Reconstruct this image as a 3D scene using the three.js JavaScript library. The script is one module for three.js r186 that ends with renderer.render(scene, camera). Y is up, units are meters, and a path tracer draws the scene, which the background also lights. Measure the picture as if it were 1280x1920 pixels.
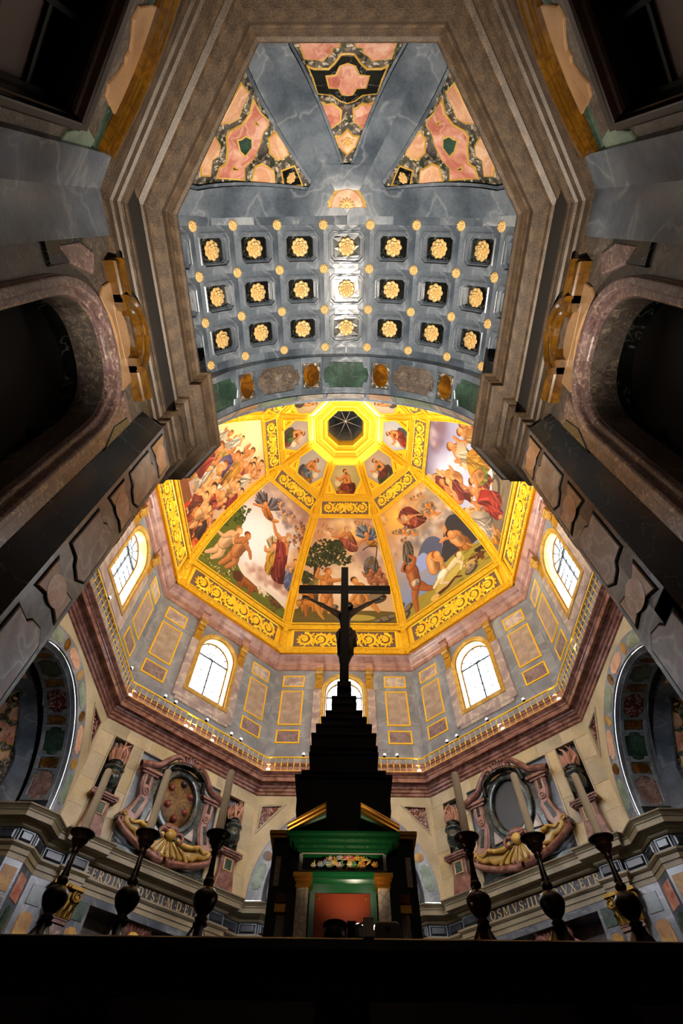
import * as THREE from 'three';
import { mergeGeometries, mergeVertices, toCreasedNormals } from 'three/addons/utils/BufferGeometryUtils.js';
import { TextGeometry } from 'three/addons/geometries/TextGeometry.js';
import { FontLoader } from 'three/addons/loaders/FontLoader.js';
import { MarchingCubes } from 'three/addons/objects/MarchingCubes.js';

// ---------------------------------------------------------------- camera, sky, exposure
// metres, y up; the lens is the origin, the octagonal hall's centre stands 20 m ahead at (0, *, -20)
const scene = new THREE.Scene();
const W = 1280, H = 1920, FOCAL = 927.288;
const camera = new THREE.PerspectiveCamera(2 * Math.atan(H / 2 / FOCAL) * 180 / Math.PI, W / H, 0.05, 300);
{
  const pitch = 1.02945634, yaw = -0.0142567, roll = 0.01790402;
  const right = new THREE.Vector3(Math.cos(yaw), 0, Math.sin(yaw));
  const flat = new THREE.Vector3(Math.sin(yaw), 0, -Math.cos(yaw));
  const fwd = flat.clone().multiplyScalar(Math.cos(pitch)).add(new THREE.Vector3(0, Math.sin(pitch), 0));
  const up = new THREE.Vector3(0, Math.cos(pitch), 0).addScaledVector(flat, -Math.sin(pitch));
  const ex = right.clone().multiplyScalar(Math.cos(roll)).addScaledVector(up, Math.sin(roll));
  const ey = up.clone().multiplyScalar(Math.cos(roll)).addScaledVector(right, -Math.sin(roll));
  camera.quaternion.setFromRotationMatrix(new THREE.Matrix4().makeBasis(ex, ey, fwd.negate()));
}
scene.background = new THREE.Color(0.86, 0.93, 1.0);      // bright overcast daylight outside the high windows
scene.backgroundIntensity = 22;
const renderer = new THREE.WebGLRenderer({ antialias: true });
renderer.toneMapping = THREE.LinearToneMapping;
renderer.toneMappingExposure = 1.1;
renderer.shadowMap.enabled = true;
const POWER = { dome: 430, wall: 130, back: 60, vault: 1150, altar: 1.35 };   // candela of the lamps
const FLOOR = -0.5, CZ = -20, T8 = Math.tan(Math.PI / 8);

// ---------------------------------------------------------------- small helpers
let seed = 20240; const rnd = () => { seed = (seed + 0x6D2B79F5) | 0; let t = Math.imul(seed ^ (seed >>> 15), 1 | seed); t = (t + Math.imul(t ^ (t >>> 7), 61 | t)) ^ t; return ((t ^ (t >>> 14)) >>> 0) / 4294967296; };
const rr = (a, b) => a + (b - a) * rnd();
const mix = (a, b, t) => a + (b - a) * t, clamp = (v, a = 0, b = 1) => Math.min(b, Math.max(a, v)), sstep = (a, b, v) => { v = clamp((v - a) / (b - a)); return v * v * (3 - 2 * v); };
const PI = Math.PI, V3 = (x, y, z) => new THREE.Vector3(x, y, z);
const names = {};
function numbered(n) { const k = names[n] = (names[n] ?? -1) + 1; return k ? n + '_' + String(k).padStart(3, '0') : n; }
function ni(g) { g = g.index ? g.toNonIndexed() : g; for (const k of Object.keys(g.attributes)) if (!['position', 'normal', 'uv'].includes(k)) g.deleteAttribute(k); if (!g.attributes.normal) g.computeVertexNormals(); if (!g.attributes.uv) g.setAttribute('uv', new THREE.BufferAttribute(new Float32Array(g.attributes.position.count * 2), 2)); g.morphAttributes = {}; return g; }
function boxUV(g, ou = rr(0, 9), ov = rr(0, 9)) {           // uv in metres, from the dominant direction of each triangle
  g = ni(g); const p = g.attributes.position, uv = new Float32Array(p.count * 2), a = V3(), b = V3(), c = V3(), n = V3();
  for (let i = 0; i < p.count; i += 3) {
    a.fromBufferAttribute(p, i); b.fromBufferAttribute(p, i + 1); c.fromBufferAttribute(p, i + 2);
    n.copy(b).sub(a).cross(c.clone().sub(a)); const x = Math.abs(n.x), y = Math.abs(n.y), z = Math.abs(n.z);
    [a, b, c].forEach((q, k) => { const [u, v] = z >= x && z >= y ? [q.x, q.y] : x >= y ? [q.z, q.y] : [q.x, q.z]; uv[(i + k) * 2] = u + ou; uv[(i + k) * 2 + 1] = v + ov; });
  }
  g.setAttribute('uv', new THREE.BufferAttribute(uv, 2)); return g;
}
const join = (list) => list.length === 1 ? ni(list[0]) : mergeGeometries(list.map(ni), false);
const box = (x0, x1, y0, y1, z0, z1) => new THREE.BoxGeometry(x1 - x0, y1 - y0, z1 - z0).translate((x0 + x1) / 2, (y0 + y1) / 2, (z0 + z1) / 2);
const shapeOf = (pts, holes = []) => { const s = new THREE.Shape(pts.map(([x, y]) => new THREE.Vector2(x, y))); for (const h of holes) s.holes.push(new THREE.Path(h.map(([x, y]) => new THREE.Vector2(x, y)))); return s; };
const rectPts = (x0, x1, y0, y1) => [[x0, y0], [x1, y0], [x1, y1], [x0, y1]];
const octPts = (x0, x1, y0, y1, c) => [[x0 + c, y0], [x1 - c, y0], [x1, y0 + c], [x1, y1 - c], [x1 - c, y1], [x0 + c, y1], [x0, y1 - c], [x0, y0 + c]];
const archPts = (w, y0, ys, n = 16) => { const o = [[-w, y0], [w, y0]]; for (let i = 0; i <= n; i++) { const t = PI * i / n; o.push([w * Math.cos(t), ys + w * Math.sin(t)]); } return o; };
const ovalPts = (cx, cy, rx, ry, n = 28) => Array.from({ length: n }, (_, i) => [cx + rx * Math.cos(2 * PI * i / n), cy + ry * Math.sin(2 * PI * i / n)]);
// a flat plate z0..z1 cut to an outline, its front edge chamfered by b
function plate(pts, z0, z1, b = 0, holes = [], seg = 1) {
  const d = Math.abs(z1 - z0); b = Math.min(b, d * 0.9);
  const g = new THREE.ExtrudeGeometry(shapeOf(pts, holes), b ? { depth: d - b, bevelEnabled: true, bevelThickness: b, bevelSize: b, bevelOffset: -b, bevelSegments: seg, curveSegments: 8 } : { depth: d, bevelEnabled: false, curveSegments: 8 });
  return g.translate(0, 0, Math.min(z0, z1));
}
function inset(pts, d) {                                    // moves every side of an outline inwards by d
  let A = 0; const n = pts.length; for (let i = 0; i < n; i++) { const [x, y] = pts[i], [u, v] = pts[(i + 1) % n]; A += x * v - u * y; }
  const s = A > 0 ? 1 : -1;
  return pts.map((p, i) => { const a = pts[(i + n - 1) % n], b = pts[(i + 1) % n]; let d0 = [p[0] - a[0], p[1] - a[1]], d1 = [b[0] - p[0], b[1] - p[1]]; const l0 = Math.hypot(...d0) || 1, l1 = Math.hypot(...d1) || 1; const n0 = [-d0[1] / l0 * s, d0[0] / l0 * s], n1 = [-d1[1] / l1 * s, d1[0] / l1 * s]; const k = Math.max(0.35, 1 + n0[0] * n1[0] + n0[1] * n1[1]); return [p[0] + (n0[0] + n1[0]) / k * d, p[1] + (n0[1] + n1[1]) / k * d]; });
}
function tess(g, max) {                                     // splits edges longer than max, so that a flat plate can be bent
  g = ni(g); let tri = []; const p = g.attributes.position, u = g.attributes.uv;
  for (let i = 0; i < p.count; i += 3) tri.push([0, 1, 2].map((k) => [p.getX(i + k), p.getY(i + k), p.getZ(i + k), u.getX(i + k), u.getY(i + k)]));
  const len = (a, b) => Math.hypot(a[0] - b[0], a[1] - b[1], a[2] - b[2]), mid = (a, b) => a.map((v, i) => (v + b[i]) / 2);
  for (let it = 0; it < 9; it++) { const out = []; let any = false;
    for (const t of tri) { const [a, b, c] = t, l = [len(a, b), len(b, c), len(c, a)], m = Math.max(...l); if (m <= max) { out.push(t); continue; } any = true;
      if (l[0] === m) { const q = mid(a, b); out.push([a, q, c], [q, b, c]); } else if (l[1] === m) { const q = mid(b, c); out.push([a, b, q], [a, q, c]); } else { const q = mid(c, a); out.push([a, b, q], [q, b, c]); } }
    tri = out; if (!any) break; }
  const P = new Float32Array(tri.length * 9), U = new Float32Array(tri.length * 6); let k = 0, j = 0;
  for (const t of tri) for (const q of t) { P[k++] = q[0]; P[k++] = q[1]; P[k++] = q[2]; U[j++] = q[3]; U[j++] = q[4]; }
  const o = new THREE.BufferGeometry(); o.setAttribute('position', new THREE.BufferAttribute(P, 3)); o.setAttribute('uv', new THREE.BufferAttribute(U, 2)); o.computeVertexNormals(); return o;
}
function warp(g, fn) { const p = g.attributes.position; for (let i = 0; i < p.count; i++) { const [x, y, z] = fn(p.getX(i), p.getY(i), p.getZ(i)); p.setXYZ(i, x, y, z); } g.computeVertexNormals(); return g; }
// moulding: profile [[out, y] ...] carried along a plan path [[x, z] ...] (interior on the left), returns one geometry per path side
function sweep(path, prof, closed) {
  const n = path.length, sides = closed ? n : n - 1, nor = (a, b) => { const dx = b[0] - a[0], dz = b[1] - a[1], l = Math.hypot(dx, dz); return [-dz / l, dx / l]; };
  const m = path.map((p, i) => { const a = path[(i + n - 1) % n], b = path[(i + 1) % n]; const n0 = closed || i > 0 ? nor(a, p) : nor(p, b), n1 = closed || i < n - 1 ? nor(p, b) : n0; const k = 1 + n0[0] * n1[0] + n0[1] * n1[1]; return [(n0[0] + n1[0]) / k, (n0[1] + n1[1]) / k]; });
  const out = [];
  for (let i = 0; i < sides; i++) {
    const j = (i + 1) % n, P = [], U = []; let v = rr(0, 5); const u0 = rr(0, 5), L = Math.hypot(path[j][0] - path[i][0], path[j][1] - path[i][1]);
    for (let k = 0; k < prof.length - 1; k++) {
      const [o0, y0] = prof[k], [o1, y1] = prof[k + 1], dv = Math.hypot(o1 - o0, y1 - y0);
      const q = (w, o, y) => [path[w][0] + m[w][0] * o, y, path[w][1] + m[w][1] * o];
      const A = q(i, o0, y0), B = q(j, o0, y0), C = q(j, o1, y1), D = q(i, o1, y1);
      P.push(...A, ...B, ...C, ...A, ...C, ...D); U.push(u0, v, u0 + L, v, u0 + L, v + dv, u0, v, u0 + L, v + dv, u0, v + dv); v += dv;
    }
    const g = new THREE.BufferGeometry(); g.setAttribute('position', new THREE.Float32BufferAttribute(P, 3)); g.setAttribute('uv', new THREE.Float32BufferAttribute(U, 2)); g.computeVertexNormals(); out.push(g);
  }
  return out;
}
const lathe = (pts, seg = 24) => new THREE.LatheGeometry(pts.map(([r, y]) => new THREE.Vector2(Math.max(r, 0.0004), y)), seg);
const tube = (pts, r, seg = 24, rad = 7, closed = false) => new THREE.TubeGeometry(new THREE.CatmullRomCurve3(pts.map((p) => V3(...p)), closed), seg, r, rad, closed);
function taper(pts, r0, r1, seg = 20, rad = 7) { const g = tube(pts, 1, seg, rad), c = new THREE.CatmullRomCurve3(pts.map((p) => V3(...p))); const p = g.attributes.position; for (let i = 0; i <= seg; i++) { const t = i / seg, ctr = c.getPointAt(t), r = mix(r0, r1, t); for (let j = 0; j <= rad; j++) { const k = i * (rad + 1) + j; p.setXYZ(k, ctr.x + (p.getX(k) - ctr.x) * r, ctr.y + (p.getY(k) - ctr.y) * r, ctr.z + (p.getZ(k) - ctr.z) * r); } } return g; }
const xf = (g, x, y, z, rx = 0, ry = 0, rz = 0, s = 1) => g.applyMatrix4(new THREE.Matrix4().compose(V3(x, y, z), new THREE.Quaternion().setFromEuler(new THREE.Euler(rx, ry, rz)), typeof s === 'number' ? V3(s, s, s) : V3(...s)));
const blob = (x, y, z, sx, sy, sz, d = 1) => xf(new THREE.IcosahedronGeometry(1, d), x, y, z, 0, 0, 0, [sx, sy, sz]);
// scene building: a child of a thing is a part; a top-level structure is tagged as such
function part(name, g, m, parent) { const o = new THREE.Mesh(g, m); o.name = parent ? name : numbered(name); o.castShadow = o.receiveShadow = true; (parent ?? scene).add(o); return o; }
function setting(name) { const o = new THREE.Group(); o.name = numbered(name); o.userData.kind = 'structure'; scene.add(o); return o; }
function thing(name, label, category, pos = [0, 0, 0], turn = 0, group) { const o = new THREE.Group(); o.name = numbered(name); o.position.set(...pos); o.rotation.y = turn; o.userData = { label, category }; if (group) o.userData.group = group; scene.add(o); return o; }
const solid = (name, list, m, parent) => part(name, boxUV(join(list)), m, parent);
// frame of one side of the octagon: x along the wall, y up, z towards the hall's centre; turn is 0 far, +45 left diagonal ...
const face = (o, deg, x = 0, y = 0, a = 0) => { const t = deg * PI / 180; o.rotation.y = t; o.position.set(x * Math.cos(t) - a * Math.sin(t), y, CZ - x * Math.sin(t) - a * Math.cos(t)); return o; };
function around(o, deg, shift = 0) { const t = deg * PI / 180, r = -CZ - shift; o.rotation.y = t; o.position.set(r * Math.sin(t), 0, CZ + r * Math.cos(t)); return o; }   // turns what was built at the near side about the hall's axis
// ---------------------------------------------------------------- procedural stone, gold, wood
function lattice(n) { const a = new Float32Array(n * n); for (let i = 0; i < a.length; i++) a[i] = rnd(); return (x, y) => { const xi = Math.floor(x), yi = Math.floor(y), fx = x - xi, fy = y - yi, u = fx * fx * (3 - 2 * fx), v = fy * fy * (3 - 2 * fy), X = ((xi % n) + n) % n, Y = ((yi % n) + n) % n, X1 = (X + 1) % n, Y1 = (Y + 1) % n; return mix(mix(a[Y * n + X], a[Y * n + X1], u), mix(a[Y1 * n + X], a[Y1 * n + X1], u), v); }; }
function fbm(n0, oct = 4) { const L = []; let n = n0; for (let i = 0; i < oct; i++) { L.push([lattice(n), n]); n *= 2; } return (u, v) => { let s = 0, a = 0.5, t = 0; for (const [f, k] of L) { s += f(u * k, v * k) * a; t += a; a *= 0.5; } return s / t; }; }
function worley(n) { const P = []; for (let i = 0; i < n * n; i++) P.push([rnd(), rnd(), rnd()]); return (u, v) => { const x = u * n, y = v * n, xi = Math.floor(x), yi = Math.floor(y); let d1 = 9, d2 = 9, id = 0; for (let j = -1; j <= 1; j++) for (let i = -1; i <= 1; i++) { const c = P[(((yi + j) % n + n) % n) * n + ((xi + i) % n + n) % n], d = Math.hypot(xi + i + c[0] - x, yi + j + c[1] - y); if (d < d1) { d2 = d1; d1 = d; id = c[2]; } else if (d < d2) d2 = d; } return [d1, d2, id]; }; }
function texture(size, fn, metres, srgb = true) {
  const d = new Uint8Array(size * size * 4);
  for (let y = 0; y < size; y++) for (let x = 0; x < size; x++) { const c = fn(x / size, y / size), k = (y * size + x) * 4; d[k] = clamp(c[0], 0, 255); d[k + 1] = clamp(c[1], 0, 255); d[k + 2] = clamp(c[2], 0, 255); d[k + 3] = 255; }
  const t = new THREE.DataTexture(d, size, size, THREE.RGBAFormat); t.wrapS = t.wrapT = THREE.RepeatWrapping; t.magFilter = THREE.LinearFilter; t.minFilter = THREE.LinearFilter; if (srgb) t.colorSpace = THREE.SRGBColorSpace; t.repeat.set(1 / metres, 1 / metres); t.needsUpdate = true; return t;
}
const col = (a, b, t) => [mix(a[0], b[0], t), mix(a[1], b[1], t), mix(a[2], b[2], t)];
function marble(lo, hi, vein, { metres = 2, freq = 3, sharp = 0.05, amount = 0.6, warpBy = 0.25, size = 512, stretch = 1 } = {}) {
  const f = fbm(freq, 5), w = fbm(freq, 3), w2 = fbm(freq, 3), r = fbm(freq, 4), s = fbm(48, 2);
  return texture(size, (u, v) => { const a = u * stretch + (w(u, v) - 0.5) * warpBy, b = v + (w2(u, v) - 0.5) * warpBy; const k = clamp((f(a, b) - 0.28) * 2.2), ve = Math.exp(-Math.abs(r(a, b) - 0.5) / sharp) * amount; const g = (s(u, v) - 0.5) * 14; const c = col(col(lo, hi, k), vein, clamp(ve)); return [c[0] + g, c[1] + g, c[2] + g]; }, metres);
}
function breccia(cols, ground, { metres = 1.2, cells = 9, gap = 0.09, size = 512, bend = 0.12, soft = 0 } = {}) {
  const W1 = worley(cells), W2 = worley(cells * 3), f = fbm(6, 4), w = fbm(8, 3), w2 = fbm(8, 3);
  return texture(size, (u, v) => { const a = u + (w(u, v) - 0.5) * bend, b = v + (w2(u, v) - 0.5) * bend; const [d1, d2, id] = W1(a, b); const [e1, e2, id2] = W2(a, b); let c = cols[Math.floor(id * cols.length * 0.9999)]; const n = (f(u, v) - 0.5) * 70; const edge = mix(sstep(gap * 0.4, gap, d2 - d1), 0.75 * sstep(0, 0.5, d2 - d1) + 0.15, soft); let g = col(ground, cols[Math.floor(id2 * cols.length * 0.9999)], sstep(0.05, 0.3, e2 - e1) * 0.5); c = col(g, c, edge); return [c[0] + n, c[1] + n, c[2] + n]; }, metres);
}
const M = {};
const std = (o) => new THREE.MeshPhysicalMaterial({ roughness: 0.35, side: THREE.DoubleSide, ...o });
const stone = (name, map, roughness = 0.3, more = {}) => (M[name] = std({ map, roughness, ...more }));
stone('bardiglio', marble([70, 80, 92], [116, 126, 138], [172, 176, 180], { metres: 3, freq: 3, sharp: 0.018, amount: 0.5 }), 0.22);
stone('bardiglioPale', marble([118, 128, 140], [160, 168, 176], [206, 208, 210], { metres: 2.4, freq: 3, sharp: 0.02, amount: 0.5 }), 0.25);
stone('drumGrey', marble([122, 130, 138], [174, 181, 188], [205, 208, 212], { metres: 3.5, freq: 2, sharp: 0.03, amount: 0.35 }), 0.35);
{ const f = fbm(4, 4), s = fbm(100, 2), s2 = fbm(64, 2), st = fbm(40, 2); stone('granite', texture(512, (u, v) => { const k = f(u, v), g = s(u, v), h = s2(u, v), b = st(u * 0.1, v); const c = col([58, 45, 33], [96, 77, 57], clamp(k * 1.2 - 0.1)); const d = (g - 0.5) * 90 + (h - 0.5) * 45 + (b - 0.5) * 26; return [c[0] + d, c[1] + d * 0.93, c[2] + d * 0.8]; }, 0.6), 0.48); }
{ const f = fbm(3, 5), s = fbm(60, 2); const limestone = (base) => texture(512, (u, v) => { const k = (f(u, v) - 0.5) * 60 + (s(u, v) - 0.5) * 18; return [base[0] + k, base[1] + k, base[2] + k * 0.9]; }, 3); stone('lime', limestone([196, 179, 138]), 0.4); stone('limeWarm', limestone([200, 180, 132]), 0.4); stone('pietra', limestone([152, 140, 110]), 0.4); stone('limeCool', limestone([184, 170, 136]), 0.4); }
stone('cotone', marble([108, 68, 60], [166, 118, 104], [200, 164, 148], { metres: 2.2, freq: 4, sharp: 0.03, amount: 0.4, stretch: 1 }), 0.22);
stone('cotonePale', marble([146, 106, 95], [184, 144, 130], [210, 182, 170], { metres: 2.2, freq: 4, sharp: 0.03, amount: 0.4 }), 0.25);
stone('breccia', breccia([[150, 118, 116], [178, 150, 140], [120, 92, 98], [196, 172, 150], [136, 112, 104]], [112, 90, 88], { metres: 1.6, cells: 22, bend: 0.3, soft: 0.8 }), 0.3);
stone('brecciaDark', breccia([[104, 92, 84], [122, 110, 98], [84, 74, 74], [142, 128, 108], [96, 88, 80]], [74, 66, 62], { metres: 1.8, cells: 26, bend: 0.35, soft: 0.9 }), 0.3);
stone('medicea', breccia([[128, 112, 106], [168, 156, 142], [84, 74, 74], [60, 68, 54], [112, 104, 88], [190, 178, 164]], [44, 48, 38], { metres: 1.2, cells: 13, gap: 0.22 }), 0.3);
stone('jasper', marble([172, 92, 78], [218, 158, 136], [238, 206, 186], { metres: 1.4, freq: 4, sharp: 0.04, amount: 0.7, warpBy: 0.5 }), 0.28);
stone('jasperPale', marble([206, 150, 118], [234, 190, 150], [244, 220, 196], { metres: 1.4, freq: 4, sharp: 0.04, amount: 0.6, warpBy: 0.5 }), 0.28);
stone('giallo', marble([186, 146, 62], [224, 188, 104], [150, 104, 44], { metres: 1.6, freq: 3, sharp: 0.03, amount: 0.45 }), 0.25);
stone('gialloDeep', marble([164, 116, 22], [204, 160, 52], [118, 76, 14], { metres: 1.5, freq: 4, sharp: 0.04, amount: 0.5 }), 0.36);
stone('sienna', marble([92, 60, 10], [130, 88, 20], [58, 32, 5], { metres: 1.2, freq: 3, sharp: 0.04, amount: 0.5 }), 0.22);
stone('amber', marble([86, 50, 8], [150, 96, 18], [50, 26, 6], { metres: 0.9, freq: 4, sharp: 0.05, amount: 0.5 }), 0.18);
stone('verde', marble([36, 60, 50], [70, 100, 84], [120, 146, 126], { metres: 1.6, freq: 4, sharp: 0.02, amount: 0.4 }), 0.22);
stone('verdePale', marble([104, 128, 108], [146, 166, 144], [180, 194, 176], { metres: 1.6, freq: 4, sharp: 0.02, amount: 0.3 }), 0.28);
stone('nero', marble([14, 16, 15], [30, 32, 30], [180, 180, 172], { metres: 1.4, freq: 3, sharp: 0.006, amount: 0.6 }), 0.17);
stone('slate', marble([48, 52, 60], [70, 75, 84], [92, 98, 106], { metres: 1.6, freq: 4, sharp: 0.02, amount: 0.3 }), 0.2);
stone('porphyry', breccia([[96, 34, 30], [70, 24, 24], [120, 50, 42], [196, 160, 148]], [58, 18, 18], { metres: 1.1, cells: 16, gap: 0.12 }), 0.2);
{ const W1 = worley(40), f = fbm(5, 4); stone('alabaster', texture(512, (u, v) => { const [a, b, id] = W1(u + (f(u, v) - 0.5) * 0.05, v + (f(v, u) - 0.5) * 0.05), k = sstep(0, 0.25, b - a); const c = col([138, 118, 104], [190, 172, 154], k * 0.7 + id * 0.3); const d = (f(u, v) - 0.5) * 50; return [c[0] + d, c[1] + d, c[2] + d]; }, 2.0), 0.35); }
stone('purple', marble([108, 88, 94], [156, 136, 136], [210, 200, 190], { metres: 1.5, freq: 3, sharp: 0.03, amount: 0.5 }), 0.3);
stone('paonazzo', marble([150, 132, 132], [196, 184, 176], [226, 216, 194], { metres: 2.6, freq: 2, sharp: 0.05, amount: 0.8, warpBy: 0.4 }), 0.3);
stone('agate', marble([150, 140, 130], [196, 188, 178], [220, 214, 206], { metres: 1.0, freq: 3, sharp: 0.04, amount: 0.5 }), 0.2);
stone('peach', marble([176, 132, 92], [206, 164, 118], [188, 150, 110], { metres: 1.6, freq: 3, sharp: 0.05, amount: 0.3 }), 0.35);
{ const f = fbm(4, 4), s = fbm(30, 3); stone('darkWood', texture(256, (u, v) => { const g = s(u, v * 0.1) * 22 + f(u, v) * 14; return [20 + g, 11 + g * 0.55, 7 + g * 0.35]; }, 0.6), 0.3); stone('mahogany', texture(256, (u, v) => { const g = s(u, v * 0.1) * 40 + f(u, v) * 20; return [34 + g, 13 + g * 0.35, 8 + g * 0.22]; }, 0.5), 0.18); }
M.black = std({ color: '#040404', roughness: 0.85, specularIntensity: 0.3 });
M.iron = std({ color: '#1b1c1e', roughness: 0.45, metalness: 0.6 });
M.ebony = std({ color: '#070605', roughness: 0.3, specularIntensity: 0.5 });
M.wax = new THREE.MeshPhysicalMaterial({ color: '#fbeed8', roughness: 0.95, transmission: 0.5, thickness: 0, side: THREE.DoubleSide });
M.paper = std({ color: '#b7ab98', roughness: 0.6 });
M.green = std({ color: '#0e4722', roughness: 0.2, clearcoat: 1, clearcoatRoughness: 0.12 });
M.greenPale = std({ color: '#5f8a6a', roughness: 0.25 });
M.leather = std({ color: '#74290b', roughness: 0.5 });
M.brass = std({ color: '#c78b34', roughness: 0.3, metalness: 0.85 });
M.bronzeGilt = std({ color: '#8a6a26', roughness: 0.4, metalness: 0.7 });
M.letters = std({ color: '#d9b97e', roughness: 0.4, metalness: 0.2 });
M.flame = std({ color: '#c7937a', roughness: 0.4 });
stone('serpentine', marble([34, 42, 38], [76, 84, 78], [168, 174, 166], { metres: 0.9, freq: 4, sharp: 0.012, amount: 0.7 }), 0.18);
M.bronzeWindow = std({ color: '#6b3a14', roughness: 0.4 });
// gilding: a relief of small leaves and flowers too fine to model, as bump on gold
{
  const N = 256, hgt = new Float32Array(N * N), lump = (cx, cy, rx, ry, a, h) => { for (let y = 0; y < N; y++) for (let x = 0; x < N; x++) { let dx = x / N - cx, dy = y / N - cy; dx -= Math.round(dx); dy -= Math.round(dy); const p = (dx * Math.cos(a) + dy * Math.sin(a)) / rx, q = (-dx * Math.sin(a) + dy * Math.cos(a)) / ry, d = p * p + q * q; if (d < 1) hgt[y * N + x] = Math.max(hgt[y * N + x], h * Math.sqrt(1 - d)); } };
  for (const [cx, cy] of [[0.25, 0.25], [0.75, 0.75]]) { for (let k = 0; k < 7; k++) { const a = k * 2 * PI / 7; lump(cx + 0.13 * Math.cos(a), cy + 0.13 * Math.sin(a), 0.12, 0.055, a, 0.8); } lump(cx, cy, 0.06, 0.06, 0, 1); }
  for (const [cx, cy] of [[0.75, 0.25], [0.25, 0.75]]) for (let k = 0; k < 5; k++) lump(cx + 0.1 * Math.cos(k * 1.3), cy + 0.1 * Math.sin(k * 1.3), 0.14, 0.05, k * 1.3 + 0.5, 0.55);
  const bump = (m) => texture(N, (u, v) => { const h = hgt[Math.floor(v * N) * N + Math.floor(u * N)] * 255; return [h, h, h]; }, m, false);
  const gold = (o) => std({ color: '#ffd636', metalness: 0.5, roughness: 0.42, ...o });
  M.gold = gold({}); M.goldRelief = gold({ bumpMap: bump(0.62), bumpScale: 0.2 }); M.goldFine = gold({ bumpMap: bump(0.34), bumpScale: 0.1 }); M.goldPlain = gold({ roughness: 0.5 });
}
M.giltStucco = std({ color: '#e4bf7e', roughness: 0.45, metalness: 0.15 });
M.friezeGround = std({ color: '#6d5648', roughness: 0.7 });
M.window = new THREE.MeshPhysicalMaterial({ color: '#f4fbff', roughness: 0.0, transmission: 1, thickness: 0, side: THREE.DoubleSide });
M.pane = std({ color: '#6a3c12', roughness: 0.25 });
M.panePink = std({ color: '#4a2c28', roughness: 0.25 });
M.lens = new THREE.MeshStandardMaterial({ color: '#ffffff', emissive: '#fff0d4', emissiveIntensity: 12 });
M.inner = std({ color: '#2a2622', roughness: 0.8 });
// ---------------------------------------------------------------- the dome's wall paintings: flat paint, laid out in metres on each side of the dome
function painting(w, h, wm, hm, draw) {
  const cv = document.createElement('canvas'); cv.width = w; cv.height = h; const c = cv.getContext('2d');
  c.setTransform(w / wm, 0, 0, -h / hm, w / 2, h); c.lineCap = c.lineJoin = 'round'; draw(c);
  const e = c.getImageData(0, 0, w, h).data, d = new Float32Array(e.length); for (let y = 0; y < h; y++) for (let x = 0; x < w; x++) for (let k = 0; k < 3; k++) { let s = 0; for (const [dx, dy, q] of [[0, 0, 4], [1, 0, 2], [-1, 0, 2], [0, 1, 2], [0, -1, 2], [1, 1, 1], [-1, 1, 1], [1, -1, 1], [-1, -1, 1]]) s += q * e[(Math.min(h - 1, Math.max(0, y + dy)) * w + Math.min(w - 1, Math.max(0, x + dx))) * 4 + k]; d[(y * w + x) * 4 + k] = s / 16; } const out = new Uint8Array(w * h * 4);
  for (let y = 0; y < h; y++) for (let x = 0; x < w; x++) { const a = (y * w + x) * 4, b = ((h - 1 - y) * w + x) * 4, n = (rnd() - 0.5) * 14; for (let k = 0; k < 3; k++) out[b + k] = clamp(255 * (d[a + k] / 255) ** 1.4 + n, 0, 255); out[b + 3] = 255; }
  const t = new THREE.DataTexture(out, w, h, THREE.RGBAFormat); t.colorSpace = THREE.SRGBColorSpace; t.magFilter = t.minFilter = THREE.LinearFilter; t.needsUpdate = true;
  return std({ map: t, roughness: 0.75 });
}
const hex = (s) => [1, 3, 5].map((i) => parseInt(s.slice(i, i + 2), 16)), shade = (s, k) => { const c = hex(s).map((v) => clamp(k > 0 ? mix(v, 255, k) : v * (1 + k), 0, 255) | 0); return `rgb(${c})`; }, alpha = (s, a) => `rgba(${hex(s)},${a})`;
function curve(c, pts) { c.beginPath(); const n = pts.length; for (let i = 0; i < n; i++) { const p = pts[i], q = pts[(i + 1) % n], m = [(p[0] + q[0]) / 2, (p[1] + q[1]) / 2]; if (!i) { const l = pts[n - 1]; c.moveTo((l[0] + p[0]) / 2, (l[1] + p[1]) / 2); } c.quadraticCurveTo(p[0], p[1], m[0], m[1]); } c.closePath(); }
const area = (c, pts, fill) => { curve(c, pts); c.fillStyle = fill; c.fill(); };
const dab = (c, x, y, r, fill, ry = r, a = 0) => { c.beginPath(); c.ellipse(x, y, r, ry, a, 0, 7); c.fillStyle = fill; c.fill(); };
function glow(c, x, y, r, colour, a = 1) { const g = c.createRadialGradient(x, y, 0, x, y, r); g.addColorStop(0, alpha(colour, a)); g.addColorStop(1, alpha(colour, 0)); c.fillStyle = g; c.fillRect(x - r, y - r, 2 * r, 2 * r); }
function cloud(c, x, y, w, h, colour, n = 40) { for (let i = 0; i < n; i++) { const a = rnd() * 6.3, r = Math.sqrt(rnd()); glow(c, x + w * r * Math.cos(a), y + h * r * Math.sin(a), rr(0.25, 0.7) * Math.min(w, h * 1.6), i % 4 ? colour : '#fff4e6', 0.42); } }
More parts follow.
